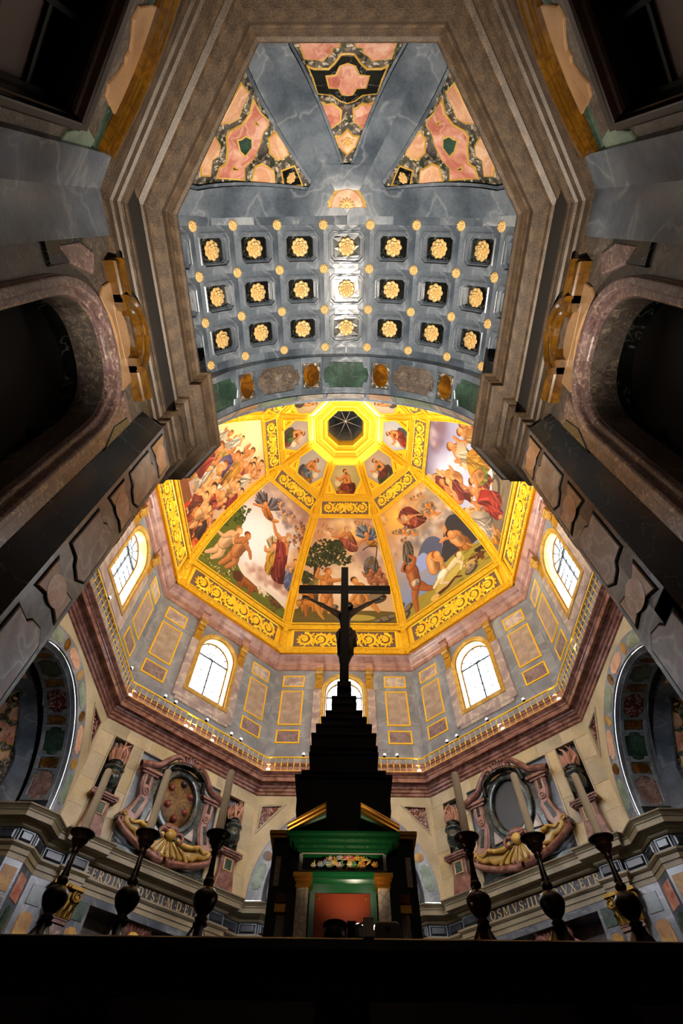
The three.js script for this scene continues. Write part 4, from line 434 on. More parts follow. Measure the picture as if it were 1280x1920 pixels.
// ---------------------------------------------------------------- arches on the four main sides
const SPRING = 12.97;
const polar = (g, R) => warp(tess(g, 0.5), (x, y, z) => { const t = x / R, r = R + y; return [r * Math.sin(t), SPRING + r * Math.cos(t), z]; });   // bends a strip (x along the arc, y outwards) round the arch
const soffitBend = (g, R) => warp(tess(g, 0.5), (x, y, z) => { const t = x / R; return [(R - z) * Math.sin(t), SPRING + (R - z) * Math.cos(t), y]; });         // the same strip laid on the underside, y along the depth
const cartouchePts = (w, h) => [[-w + 0.16, -h], [w - 0.16, -h], [w - 0.12, -h * 0.6], [w, -h * 0.55], [w + 0.06, 0], [w, h * 0.55], [w - 0.12, h * 0.6], [w - 0.16, h], [-w + 0.16, h], [-w + 0.12, h * 0.6], [-w, h * 0.55], [-w - 0.06, 0], [-w, -h * 0.55], [-w + 0.12, -h * 0.6]];
function arch(o, R, Rout, front, back, period, big, small, faceBig, faceSmall, chamfer) {
  const frameM = chamfer > 0.3 ? M.bardiglio : M.bardiglioPale, D = PI / 180, cut = (a) => Math.abs(a) <= 88;
  // face ring with inlays
  const ringPts = []; for (let i = 0; i <= 40; i++) { const a = PI * i / 40; ringPts.push([Rout * Math.cos(a), SPRING + Rout * Math.sin(a)]); } for (let i = 40; i >= 0; i--) { const a = PI * i / 40; ringPts.push([(R + chamfer) * Math.cos(a), SPRING + (R + chamfer) * Math.sin(a)]); }
  const ringG = boxUV(plate(ringPts, 0, 0.1, 0.03)); const ring = part('arch_ring', ringG, M.bardiglioPale, o); ring.position.z = -front;
  const Rm = (R + chamfer + Rout) / 2, hw = (Rout - R - chamfer) / 2;
  const placeRing = (a, pts, z0, z1, m, name) => { const g = boxUV(polar(plate(pts.map(([x, y]) => [x + a * D * Rm, y]), z0, z1, 0.012), Rm)); part(name, g, m, o).position.z = -front; };
  for (let k = -4; k <= 4; k++) { const a = k * period; if (cut(a) && hw > 0.2) placeRing(a, cartouchePts(period * 0.29 * D * Rm, hw * 0.68), 0.09, 0.125, M[faceBig[Math.abs(k) % faceBig.length]], 'ring_inlay'); const b = (k + 0.5) * period; if (cut(b) && hw > 0.2) placeRing(b, ovalPts(0, 0, period * 0.115 * D * Rm, hw * 0.68, 18), 0.09, 0.125, M[faceSmall[Math.abs(k) % faceSmall.length]], 'ring_inlay'); }
  // chamfer and underside, framed panels sunk in it
  const cone = (r0, z0, r1, z1) => { const P = []; for (let i = 0; i < 48; i++) { const q = [i, i + 1].map((k) => { const a = -PI / 2 + PI * k / 48; return [[r0 * Math.sin(a), SPRING + r0 * Math.cos(a), z0], [r1 * Math.sin(a), SPRING + r1 * Math.cos(a), z1]]; }); P.push(...q[0][0], ...q[1][0], ...q[1][1], ...q[0][0], ...q[1][1], ...q[0][1]); } const g = new THREE.BufferGeometry(); g.setAttribute('position', new THREE.Float32BufferAttribute(P, 3)); g.computeVertexNormals(); return boxUV(toCreasedNormals(g, 0.5)); };
  part('arch_back', cone(R + 0.09, -front - chamfer * 0.8, R + 0.09, -back), M.slate, o); part('arch_step', cone(R, -back, R + 0.9, -back), M.bardiglio, o); part('arch_joint', cone(R + 0.5, -back + 0.3, R + 0.7, -back - 1.2), M.slate, o);
  part('chamfer', cone(R + chamfer + 0.02, -front - 0.05, R + 0.02, -front - chamfer * 0.85), M.slate, o);
  const dep = back - front - chamfer * 0.85, zc = -front - chamfer * 0.85 - dep / 2, yh = dep / 2;
  const bend = (pts, a, z0, z1, m, name, holes = [], bev = 0.015) => { const sh = (q) => q.map(([x, y]) => [x + a * D * R, y]); const g = boxUV(soffitBend(plate(sh(pts), z0, z1, bev, holes.map(sh)), R)); part(name, g, m, o).position.z = zc; };
  for (let k = -3; k <= 3; k++) {
    const a = k * period, wB = period * 0.3 * D * R, wS = period * 0.13 * D * R, ph = yh - 0.2, cell = period * 0.345 * D * R, cellS = period * 0.155 * D * R;
    if (Math.abs(a) < 80) { bend(rectPts(-cell, cell, -yh, yh), a, -0.06, 0, frameM, 'soffit_frame', [cartouchePts(wB, ph)]); bend(cartouchePts(wB, ph), a, -0.08, -0.03, M[big[Math.abs(k) % big.length]], 'soffit_panel'); }
    const b = (k + 0.5) * period; if (Math.abs(b) < 88) { bend(rectPts(-cellS, cellS, -yh, yh), b, -0.06, 0, frameM, 'soffit_frame', [rectPts(-wS, wS, -ph, ph)]); bend(rectPts(-wS, wS, -ph, ph), b, -0.09, -0.045, M.medicea, 'soffit_panel'); bend(ovalPts(0, 0, wS * 0.86, ph * 0.92, 22), b, -0.06, -0.03, M[small[Math.abs(k) % small.length]], 'soffit_oval'); }
    if (chamfer > 0.3) { const Rc = R + chamfer / 2, pc = (pts, ang, m, nm) => { const g = boxUV(warp(tess(plate(pts, 0, 0.03, 0.01), 0.4), (x, y, z) => { const t = x / Rc + ang * D, r = Rc + y * 0.707 - z * 0.707; return [r * Math.sin(t), SPRING + r * Math.cos(t), -front - chamfer * 0.42 + y * 0.6 + z * 0.6]; })); part(nm, g, m, o); };
      const cw = chamfer * 0.5; if (Math.abs(a) < 80) pc(rectPts(-period * 0.27 * D * Rc, period * 0.27 * D * Rc, -cw, cw), a, M[['agate', 'verdePale', 'agate'][Math.abs(k) % 3]], 'chamfer_panel'); if (Math.abs(b) < 85) pc(rectPts(-period * 0.17 * D * Rc, period * 0.17 * D * Rc, -cw, cw), b, M[['agate', 'peach'][Math.abs(k) % 2]], 'chamfer_panel'); for (const e of [-0.31, 0.31]) if (Math.abs(a) < 80) pc(rectPts(-0.07, 0.07, -cw - 0.03, cw + 0.03), a + e * period, M.bardiglioPale, 'chamfer_rib'); }
  }
}
for (const [deg, nm] of [[0, 'far'], [90, 'left'], [-90, 'right'], [180, 'near']]) {
  const w = face(setting('wall_' + nm), deg); const near = deg === 180, R = 4.2, Rout = 5.68;
  const hole = archPts(Rout - 0.05, 12.6, SPRING, 40), outline = [[-5.92, 12.6], ...hole.slice(0, 1), ...hole.slice(2).reverse().slice(0), [5.92, 12.6], [5.92, 19.1], [-5.92, 19.1]];
  // spandrels, each a plate with a sunk triangle of red stone
  for (const s of [-1, 1]) { const arc = []; for (let i = 0; i <= 20; i++) { const a = PI / 2 * i / 20; arc.push([s * (Rout - 0.02) * Math.sin(a), SPRING + (Rout - 0.02) * Math.cos(a)]); } const pts = [...arc, [s * 5.93, 12.9], [s * 5.93, 19.12], [0, 19.12]]; const tri = [[s * 5.55, 18.35], [s * 4.0, 18.4], [s * 5.62, 16.7]], g = boxUV(plate(pts, -0.9, 0.02, 0, [tri])); part('spandrel', g, M.lime, w).position.z = -14.25; const f = boxUV(plate(inset(tri, -0.08), 0, 0.07, 0.03, [inset(tri, 0.05)])); part('triangle_frame', f, M.limeCool, w).position.z = -14.25; part('triangle_panel', boxUV(plate(tri, -0.2, -0.05)), M.porphyry, w).position.z = -14.25; }
  if (near) arch(w, R, Rout, 14.25, 15.87, 32.6, ['verde', 'brecciaDark', 'verde'], ['amber', 'amber'], ['jasperPale', 'verdePale'], ['gialloDeep'], 0.42);
  else arch(w, R + 0.35, Rout, 14.25, 15.85, 25.5, ['verde', 'porphyry', 'verde', 'breccia'], ['amber', 'amber', 'amber'], ['jasperPale', 'verdePale'], ['gialloDeep', 'amber'], 0.2);
  // jambs: splayed corner block, then the pier
  for (const s of [-1, 1]) {
    const pier = new THREE.ExtrudeGeometry(shapeOf([[s * 4.78, 14.25], [s * 4.2, 14.83], [s * 4.2, 15.8], [s * 5.3, 15.8], [s * 6.2, 15.4], [s * 6.2, 14.25]]), { depth: 10.75 - FLOOR, bevelEnabled: false }).rotateX(-PI / 2).translate(0, FLOOR, 0);
    part('pier', boxUV(pier), M.bardiglio, w);
    // inlays on the splay and on the narrow strip beside it
    const splay = (pts, m, n = 'inlay', z = 0.03) => { const q = part(n, boxUV(plate(pts, -0.02, z, 0.012)), m, w); q.position.set(s * 4.49, 0, -14.54); q.rotation.y = -s * PI / 4; };
    splay(rectPts(-0.3, 0.3, 9.55, 10.45), M.gialloDeep); splay(rectPts(-0.3, 0.3, 7.6, 9.35), M.porphyry); const strip = (pts, m) => { const q = part('inlay', boxUV(plate(pts, -0.02, 0.03, 0.012)), m, w); q.position.set(s * 5.34, 0, -14.25); };
    strip(rectPts(-0.36, 0.36, 9.5, 10.45), M.jasper); strip([...rectPts(-0.3, 0.3, 6.6, 9.1), [0, 9.35]].slice(0, 3).concat([[0.18, 9.25], [0, 9.35], [-0.18, 9.25], [-0.3, 9.1]]), M.verde);
  }
}
// blind end of the far arch and a tall door in it
{ const w = face(setting('wall_end'), 0, 0, 0, 15.9); solid('end_wall', [plate([[-5, FLOOR], [5, FLOOR], [5, 18.5], [-5, 18.5]], -0.5, 0, 0)], M.bardiglio, w); for (const [x, h, m] of [[-3.4, 12, 'verde'], [3.4, 12, 'verde'], [0, 15.4, 'jasperPale']]) solid('inlay', [plate(octPts(x - 0.6, x + 0.6, h - 0.9, h + 0.9, 0.2), -0.02, 0.04, 0.02)], M[m], w); }
// ---------------------------------------------------------------- the two tomb walls on the far diagonals (and their plain twins near the chancel)
const NICHE = [[-4.9, -3.7, 14.75, 18.2], [3.7, 4.9, 14.75, 18.2]];
for (const [deg, nm] of [[45, 'far_left'], [-45, 'far_right'], [135, 'near_left'], [-135, 'near_right']]) {
  const w = face(setting('wall_' + nm), deg, 0, 0, 14.25), rich = Math.abs(deg) === 45;
  // ashlar of the upper zone, round three sunk panels
  const blocks = []; const tone = [M.lime, M.limeWarm, M.limeCool];
  for (const [x0, x1] of [[-5.95, -4.95], [-3.65, -3.0], [3.0, 3.65], [4.95, 5.95]]) for (const [y0, y1] of [[12.66, 14.1], [14.1, 15.5], [15.5, 16.9], [16.9, 18.22]]) blocks.push([x0, x1, y0, y1]);
  for (let k = 0; k < 7; k++) blocks.push([-5.95 + k * 1.7, -5.95 + (k + 1) * 1.7, 18.22, 19.08]); for (const s of [-1, 1]) blocks.push([s * 4.3 - 0.65, s * 4.3 + 0.65, 12.66, 14.75]);
  blocks.forEach(([x0, x1, y0, y1], i) => part('stone_block', boxUV(plate(rectPts(x0 + 0.004, x1 - 0.004, y0 + 0.004, y1 - 0.004), -0.9, 0, 0.006)), tone[(i * 7 + (i >> 2)) % 3], w));
  for (const [x0, x1, y0, y1] of NICHE) { solid('niche_back', [plate(rectPts(x0 - 0.1, x1 + 0.1, y0 - 0.1, y1 + 0.1), -0.5, -0.28)], M.slate, w); solid('niche_frame', [plate(rectPts(x0 - 0.1, x1 + 0.1, y0 - 0.1, y1 + 0.1), 0, 0.05, 0.02, [rectPts(x0, x1, y0, y1)])], M.limeCool, w); }
  solid('panel_back', [plate(rectPts(-3.1, 3.1, 12.6, 18.3), -0.4, -0.14)], M.bardiglioPale, w); solid('panel_frame', [box(-3.05, -2.95, 12.7, 18.28, -0.1, 0.05), box(2.95, 3.05, 12.7, 18.28, -0.1, 0.05), box(-3.05, 3.05, 18.18, 18.28, -0.1, 0.05)], M.limeCool, w); solid('panel_plinth', [plate(rectPts(-2.95, 2.95, 12.66, 13.1), -0.14, 0.3, 0.05)], M.serpentine, w);
  // zone under the entablature
  solid('lower_wall', [plate(rectPts(-6.1, 6.1, FLOOR, 10.75), -1.2, 0, 0, [rectPts(-2.72, 2.72, FLOOR + 0.01, 10.42)])], M.bardiglio, w); solid('recess_back', [plate(rectPts(-3, 3, FLOOR, 10.6), -1.9, -1.2)], M.brecciaDark, w);
  for (const s of [-1, 1]) {
    for (const [x, hw] of [[s * 5.32, 0.32], [s * 3.17, 0.3]]) for (const [y0, y1, m, c] of [[9.7, 10.44, 'verde', 0], [8.1, 9.45, 'gialloDeep', 0.16], [5.5, 7.85, 'porphyry', 0.1]]) solid('inlay', [plate(c ? octPts(x - hw, x + hw, y0, y1, c) : rectPts(x - hw, x + hw, y0, y1), -0.02, 0.03, 0.012)], M[m], w);
    solid('pilaster', [plate(rectPts(s * 4.18 - 0.5, s * 4.18 + 0.5, FLOOR, 9.3), -0.1, 0.28, 0.03)], M.breccia, w); solid('pilaster_ring', [box(s * 4.18 - 0.56, s * 4.18 + 0.56, 9.3, 9.36, 0, 0.36), box(s * 4.18 - 0.53, s * 4.18 + 0.53, 9.36, 9.45, 0, 0.32), box(s * 4.18 - 0.56, s * 4.18 + 0.56, 9.45, 9.5, 0, 0.36)], M.cotone, w);
    if (rich) { const L = [box(-0.75, 0.75, 10.58, 10.71, 0, 0.52), plate([[-0.5, 9.5], [0.5, 9.5], [0.62, 10.58], [-0.62, 10.58]], 0, 0.3, 0.03)]; for (let r = 0; r < 2; r++) for (let k = -2; k <= 2; k++) L.push(taper([[k * 0.23 + r * 0.1, 9.52, 0.3], [k * 0.25 + r * 0.1, 9.75 + r * 0.25, 0.36], [k * 0.27 + r * 0.1, 9.9 + r * 0.27, 0.5], [k * 0.27 + r * 0.1, 9.84 + r * 0.27, 0.56]], 0.1, 0.04, 10, 6));
      for (const e of [-1, 1]) { const sp = []; for (let k = 0; k <= 22; k++) { const t = k / 22, a = PI * 0.6 + t * PI * 3.2, q = 0.24 * (1 - 0.75 * t); sp.push([e * (0.56 + q * Math.cos(a)), 10.36 + q * Math.sin(a), 0.4]); } L.push(taper(sp, 0.07, 0.04, 30, 6)); L.push(xf(new THREE.CylinderGeometry(0.2, 0.2, 0.1, 16), e * 0.56, 10.36, 0.34, PI / 2)); } L.push(blob(0, 10.62, 0.54, 0.12, 0.1, 0.06));
      const c = part('capital', boxUV(join(L)), M.bronzeGilt, w); c.position.x = s * 4.18; }
  }
}
// ---------------------------------------------------------------- furnishings of the tomb walls
const font = await new FontLoader().loadAsync('fonts/droid/droid_serif_regular.typeface.json');
function inscription(deg, text, x0, x1, label) {
  const o = face(thing('inscription', label, 'inscription'), deg, 0, 11.46, 14.36); let x = 0; const glyphs = [], adv = (ch) => font.data.glyphs[ch]?.ha ?? 600, k = 0.5 / font.data.resolution;
  for (const ch of text) { glyphs.push([ch, x]); x += ch === '·' ? 240 : adv(ch) + 30; } const f = (x1 - x0) / (x * k);
  for (const [ch, gx] of glyphs) { let g; if (ch === '·') g = plate([[-0.035, 0.16], [0.035, 0.16], [0, 0.23]], 0, 0.02); else g = new TextGeometry(ch, { font, size: 0.4, depth: 0.02, curveSegments: 4 }); const q = part('letter', boxUV(g), M.letters, o); q.position.x = x0 + gx * k * f + (ch === '·' ? 0.05 : 0); q.scale.x = ch === '·' ? 1 : Math.min(1, f * 1.05); }
}
inscription(45, 'FERDINANDVS·II·M·D·ETR', -3.56, 3.45, 'gold Roman capitals on a slate frieze under the six-balled coat of arms');
inscription(-45, 'COSMVS·III·M·D·VX·ETR', -3.55, 3.45, 'gold Roman capitals on a slate frieze under the dark oval cartouche');
function volute(cx, cy, r, turns, dir, a0, z = 0) { const p = []; for (let k = 0; k <= 26; k++) { const t = k / 26, a = a0 + dir * t * turns * 2 * PI, q = r * (1 - 0.8 * t); p.push([cx + q * Math.cos(a), cy + q * Math.sin(a), z + 0.06 * t]); } return p; }
const mirrorX = (g) => { const o = g.clone(); o.applyMatrix4(new THREE.Matrix4().makeScale(-1, 1, 1)); const p = o.attributes.position; if (o.index) { const ix = o.index.array; for (let i = 0; i < ix.length; i += 3) { const t = ix[i]; ix[i] = ix[i + 1]; ix[i + 1] = t; } } o.computeVertexNormals(); return o; };
const both = (g) => [g, mirrorX(g)];
function cartouche(deg, label, arms) {
  const o = face(thing('cartouche', label, 'cartouche'), deg, 0, 13.0, 14.2); const Y = (y) => y - 13;
    solid('body', [plate([[-1.95, Y(14.15)], [1.95, Y(14.15)], [1.85, Y(15.4)], [2.05, Y(16.6)], [2.0, Y(17.25)], [1.6, Y(17.55)], [0, Y(18.3)], [-1.6, Y(17.55)], [-2.0, Y(17.25)], [-2.05, Y(16.6)], [-1.85, Y(15.4)]], -0.1, 0.24, 0.05, [ovalPts(0, Y(16.25), 1.32, 1.62)])], M.serpentine, o);
  const flank = [[-2.62, 17.25], [-2.56, 16.2], [-2.4, 15.7], [-2.66, 15.0], [-3.12, 14.45], [-2.95, 14.15], [-2.2, 14.2], [-1.9, 14.7], [-1.74, 15.4], [-1.84, 16.2], [-1.82, 17.25]].map(([x, y]) => [x, Y(y)]); for (const s of [1, -1]) { const q = flank.map(([x, y]) => [x * s, y]); solid('flank', [plate(q, 0, 0.3, 0.07, [], 2)], M.cotone, o); solid('flank_face', [plate(inset(q, 0.12), 0.28, 0.34, 0.02)], M.cotonePale, o); }
  solid('oval_frame', [plate(ovalPts(0, Y(16.2), 1.5, 1.85, 40), 0.1, 0.48, 0.14, [ovalPts(0, Y(16.2), 1.1, 1.4, 40)], 3)], M.serpentine, o);
  const hood = [...both(taper([[-1.35, Y(17.1), 0.5], [-1.2, Y(17.7), 0.62], [-0.6, Y(18.02), 0.7], [0, Y(18.1), 0.72]], 0.14, 0.2, 14, 8))]; solid('hood', hood, M.nero, o);
  if (arms) { const g = new THREE.SphereGeometry(1, 28, 16); g.scale(1.16, 1.45, 0.3); g.translate(0, Y(16.2), 0.1); const sh = part('shield', boxUV(g), M.shield ??= std({ map: marble([92, 62, 18], [150, 108, 44], [60, 36, 10], { metres: 1.3, freq: 4, sharp: 0.06, amount: 0.6 }), roughness: 0.5, metalness: 0.2 }), o); M.ballRed ??= std({ color: '#7c3428', roughness: 0.3 }); M.ballBlue ??= std({ color: '#3a2c34', roughness: 0.3 });
    [[0.08, 17.22], [0.72, 16.72], [0.62, 15.78], [0.02, 15.2], [-0.6, 15.82], [-0.62, 16.75]].forEach(([x, y], i) => part('ball', blob(x, Y(y), 0.38 - 0.14 * Math.abs(x), 0.215, 0.215, 0.2, 2), i ? M.ballRed : M.ballBlue, sh)); for (let k = 0; k < 14; k++) { const a = k * 2 * PI / 14 + 0.2; part('ray', boxUV(taper([[0.16 * Math.cos(a), Y(16.2) + 0.2 * Math.sin(a), 0.39], [0.6 * Math.cos(a), Y(16.2) + 0.75 * Math.sin(a), 0.34]], 0.02, 0.045, 4, 5)), M.shield, sh); }
  } else solid('oval_panel', [plate(ovalPts(0, Y(16.2), 1.14, 1.44, 40), 0.0, 0.22, 0.02)], std({ color: '#1d1b1c', roughness: 0.35 }), o);
  // broken scroll pediment: two S-shaped mouldings ending in volutes, leafy crest between
  const S = [[-3.0, Y(17.16), 0.42], [-2.4, Y(17.36), 0.45], [-1.9, Y(17.5), 0.48], [-1.5, Y(17.95), 0.52], [-1.05, Y(18.38), 0.55], [-0.7, Y(18.5), 0.56], [-0.5, Y(18.35), 0.58], [-0.55, Y(18.12), 0.6], [-0.75, Y(18.12), 0.6], [-0.78, Y(18.26), 0.62]];
  solid('pediment_scroll', both(taper(S, 0.24, 0.13, 40, 8)), M.cotone, o); for (const s of [-1, 1]) solid('pediment_ledge', [box(-0.7, 0.7, Y(16.98), Y(17.14), 0.1, 0.5), box(-0.54, 0.54, Y(16.84), Y(16.99), 0.1, 0.4)].map((g) => g.translate(s * 2.2, 0, 0)), M.cotone, o);
  { const L = []; for (let k = -3; k <= 3; k++) L.push(taper([[k * 0.1, Y(18.15), 0.5], [k * 0.15, Y(18.5), 0.55], [k * 0.2, Y(18.75 - 0.05 * Math.abs(k)), 0.62], [k * 0.24, Y(18.7 - 0.06 * Math.abs(k)), 0.72]], 0.09, 0.05, 10, 6)); solid('crest', L, M.cotone, o); }
  // inlaid slots, rosettes and corner triangles on the flanks
  for (const s of [-1, 1]) { solid('slot', [plate(rectPts(-0.11, 0.11, -0.33, 0.33), 0.28, 0.33, 0.02)].map((g) => xf(g, s * 2.2, Y(16.62), 0.03, 0, 0, -s * 0.03)), M.nero, o); solid('slot', [plate(rectPts(-0.13, 0.13, -0.48, 0.48), 0.28, 0.33, 0.02)].map((g) => xf(g, s * 2.3, Y(15.1), 0.03, 0, 0, s * 0.32)), M.serpentine, o); solid('roundel', [xf(new THREE.TorusGeometry(0.17, 0.05, 8, 20), s * 2.12, Y(15.92), 0.36), blob(s * 2.12, Y(15.92), 0.36, 0.09, 0.09, 0.06)], M.cotonePale, o); solid('corner_inlay', [plate([[s * 0.95, Y(14.55)], [s * 1.6, Y(14.5)], [s * 1.45, Y(15.2)]], 0.28, 0.35, 0.03)], M.paonazzo, o); }
  // yellow shell garland
  const edge = [[-3.0, 14.42], [-2.85, 14.0], [-2.5, 13.8], [-2.1, 13.75], [-1.85, 13.5], [-1.4, 13.52], [-1.1, 13.3], [-0.75, 13.28], [-0.45, 13.12], [0, 13.2]], top = [[0, 14.1], [-0.5, 14.1], [-1.3, 14.12], [-2.1, 14.3], [-2.6, 14.15], [-2.85, 14.45]];
  const shell = [...edge, ...edge.slice(0, -1).reverse().map(([x, y]) => [-x, y]), ...top.slice(1).reverse().map(([x, y]) => [-x, y]), ...top].map(([x, y]) => [x, Y(y)]);
  const sh = solid('shell', [plate(shell, 0.15, 0.52, 0.14, [], 3)], M.giallo, o);
  for (const x of [-1.3, -0.8, -0.35, 0, 0.35, 0.8, 1.3]) part('shell_rib', boxUV(taper([[x * 0.35, Y(14.0), 0.5], [x * 0.8, Y(13.65), 0.56], [x * 1.1, Y(13.36), 0.48]], 0.06, 0.11, 8, 6)), M.giallo, sh);
  for (const s of [-1, 1]) { part('shell_curl', boxUV(taper(volute(s * 2.92, Y(14.42), 0.14, 1.2, s, s > 0 ? PI : 0, 0.5), 0.06, 0.04, 20, 6)), M.giallo, sh); part('garland', boxUV(taper([[s * 0.45, Y(14.12), 0.56], [s * 0.95, Y(13.98), 0.66], [s * 1.5, Y(14.05), 0.66], [s * 1.95, Y(14.25), 0.6], [s * 2.35, Y(14.1), 0.56], [s * 2.6, Y(14.25), 0.52]], 0.17, 0.07, 24, 8)), M.giallo, sh); part('garland_knot', blob(s * 1.72, Y(14.12), 0.68, 0.2, 0.13, 0.13, 2), M.giallo, sh); }
  part('knot', boxUV(blob(0, Y(14.25), 0.62, 0.34, 0.3, 0.2, 2)), M.giallo, sh);
  solid('clasp', [...both(taper([[-0.25, Y(14.35), 0.6], [-0.62, Y(14.4), 0.66], [-0.75, Y(14.1), 0.7], [-0.5, Y(13.95), 0.7]], 0.13, 0.1, 14, 7)), blob(0, Y(14.62), 0.5, 0.5, 0.24, 0.2, 2)], M.cotone, o);
  { const B = [[-3.15, Y(13.98), 0.4], [-2.75, Y(13.72), 0.44], [-2.3, Y(13.5), 0.46], [-1.5, Y(13.2), 0.48], [-0.9, Y(13.08), 0.5], [-0.45, Y(12.98), 0.5], [-0.1, Y(12.98), 0.5]]; solid('lower_scroll', [...both(taper(B, 0.16, 0.2, 24, 8)), ...both(taper(volute(-3.05, Y(14.05), 0.18, 1.2, 1, -PI / 2, 0.4), 0.1, 0.06, 20, 6)), ...both(taper(volute(-0.5, Y(13.1), 0.2, 1.1, -1, PI / 2, 0.55), 0.1, 0.06, 18, 6))], M.cotone, o); for (const s of [-1, 1]) solid('side_cap', [box(s * 3.05 - 0.2, s * 3.05 + 0.2, Y(14.02), Y(14.3), 0.05, 0.4)], M.nero, o); }
}
cartouche(45, 'red marble scroll cartouche holding a gilded oval coat of arms with six balls', true);
cartouche(-45, 'red marble scroll cartouche holding a plain dark oval panel', false);
function urn(deg, x, where) {
  const o = face(thing('flaming_urn', 'dark urn with carved pink flames ' + where, 'urn', [0, 0, 0], 0, 'flaming urns in the wall niches'), deg, x, 14.95, 14.05);
  const oct = (pts) => lathe(pts, 8).rotateY(PI / 8);
  part('vase', boxUV(oct([[0.02, 0], [0.3, 0], [0.3, 0.1], [0.17, 0.2], [0.14, 0.32], [0.24, 0.4], [0.44, 0.55], [0.52, 0.85], [0.5, 1.1], [0.42, 1.22], [0.54, 1.3], [0.58, 1.4], [0.5, 1.5], [0.34, 1.56], [0.3, 1.72], [0.38, 1.78], [0.36, 1.84], [0.02, 1.84]])), M.serpentine, o);
  const L = [blob(0, 1.98, 0, 0.26, 0.3, 0.26, 2)]; for (let k = 0; k < 48; k++) { const a = k * 2.4, r = 0.1 + 0.3 * ((k * 7) % 11) / 11, h = rr(0.45, 1.05), b = rr(-0.9, 0.9); L.push(taper([[r * Math.cos(a), 1.8, r * Math.sin(a)], [r * 1.35 * Math.cos(a + b * 0.5), 1.85 + h * 0.4, r * 1.35 * Math.sin(a + b * 0.5)], [r * 1.15 * Math.cos(a + b), 1.85 + h * 0.75, r * 1.15 * Math.sin(a + b)], [r * 1.25 * Math.cos(a + b * 1.9), 1.85 + h, r * 1.25 * Math.sin(a + b * 1.9)]], 0.1, 0.035, 10, 6)); }
  part('flame', boxUV(join(L)), M.flame, o);
  const p = face(thing('pedestal', 'flared red pedestal with green inset ' + where, 'pedestal', [0, 0, 0], 0, 'urn pedestals'), deg, x, 12.7, 14.25);
  solid('shaft', [plate([[-0.75, 0], [0.75, 0], [0.62, 0.5], [0.5, 1.2], [0.5, 1.95], [-0.5, 1.95], [-0.5, 1.2], [-0.62, 0.5]], 0, 0.34, 0.04)], M.cotone, p); solid('inset', [plate(rectPts(-0.24, 0.24, 1.25, 1.78), 0.32, 0.37, 0.015)], M.verde, p); solid('inset_frame', [plate(rectPts(-0.3, 0.3, 1.19, 1.84), 0.3, 0.39, 0.02, [rectPts(-0.24, 0.24, 1.25, 1.78)])], M.letters, p);
  solid('cap', [box(-0.62, 0.62, 1.95, 2.03, 0, 0.46), box(-0.7, 0.7, 2.03, 2.13, 0, 0.54), box(-0.76, 0.76, 2.13, 2.22, 0, 0.6), ...both(xf(new THREE.CylinderGeometry(0.1, 0.1, 0.5, 12), -0.72, 2.06, 0.3, PI / 2))], M.cotone, p); solid('foot', [plate([[-0.95, 0], [0.95, 0], [0.8, 0.22], [-0.8, 0.22]], 0, 0.42, 0.03)], M.serpentine, p);
}
urn(45, -4.3, 'on the left wall, nearer the side chapel'); urn(45, 4.3, 'on the left wall, nearer the altar cross'); urn(-45, 4.3, 'on the right wall, nearer the side chapel'); urn(-45, -4.3, 'on the right wall, nearer the altar cross');
for (const [deg, nm] of [[45, 'left wall, under the first inscription'], [-45, 'right wall, under the second inscription']]) {
  const o = face(thing('tomb_canopy', 'pink curved canopy with leafy crest low on the ' + nm, 'canopy'), deg, 0, 9.2, 15.3);
  const arcPts = (r0, r1) => { const p = []; for (let i = 0; i <= 20; i++) { const a = PI * (0.14 + 0.72 * i / 20); p.push([r1 * Math.cos(a), r1 * Math.sin(a) - 1.3]); } for (let i = 20; i >= 0; i--) { const a = PI * (0.14 + 0.72 * i / 20); p.push([r0 * Math.cos(a), r0 * Math.sin(a) - 1.3]); } return p; };
  solid('arch', [plate(arcPts(1.9, 2.25), 0, 0.7, 0.1, [], 2), plate(arcPts(1.75, 1.95), 0, 0.45, 0.06)], M.cotonePale, o); const L = []; for (let k = -4; k <= 4; k++) L.push(taper([[k * 0.12, 0.7, 0.6], [k * 0.2, 1.1, 0.7], [k * 0.24, 1.32, 0.8], [k * 0.3, 1.2, 0.92]], 0.16, 0.07, 10, 6)); L.push(...both(taper(volute(-0.75, 0.8, 0.3, 1.3, 1, 0, 0.7), 0.14, 0.07, 20, 6))); solid('crest', L, M.cotone, o); part('boss', boxUV(blob(0, 0.62, 0.85, 0.34, 0.28, 0.15, 2)), M.giallo, o);
  for (const s of [-1, 1]) solid('side_slab', [plate(rectPts(s * 2.3 - 0.3, s * 2.3 + 0.3, -8, 0.3), 0, 0.3, 0.03)], M.jasper, o);
}
// ---------------------------------------------------------------- the chancel: coffered barrel, three-sided half dome, walls
const VR = 4.58;
function petals(n, r, w, lift, z0) { const L = []; for (let k = 0; k < n; k++) { const a = k * 2 * PI / n; const g = new THREE.SphereGeometry(1, 8, 6); g.scale(r * 0.5, w, 0.035); g.rotateY(-lift); g.translate(r * 0.55, 0, z0); g.rotateZ(a); L.push(g); } return L; }
function rosette(R, kind) { const L = [xf(new THREE.CylinderGeometry(R * 0.62, R * 0.5, 0.05, 20), 0, 0, 0.02, PI / 2)]; const n = [9, 8, 10][kind]; L.push(...petals(n, R, R * 0.36, 0.25, 0.05)); L.push(...petals([6, 8, 7][kind], R * 0.68, R * 0.27, 0.45, 0.1).map((g) => g.rotateZ(0.3))); if (kind !== 1) L.push(...petals(5, R * 0.42, R * 0.2, 0.6, 0.14)); else for (let k = 0; k < 9; k++) L.push(blob(R * 0.24 * Math.cos(k * 0.7), R * 0.24 * Math.sin(k * 0.7), 0.15, 0.03, 0.03, 0.03)); L.push(blob(0, 0, 0.16, R * 0.16, R * 0.16, 0.06)); return boxUV(join(L)); }
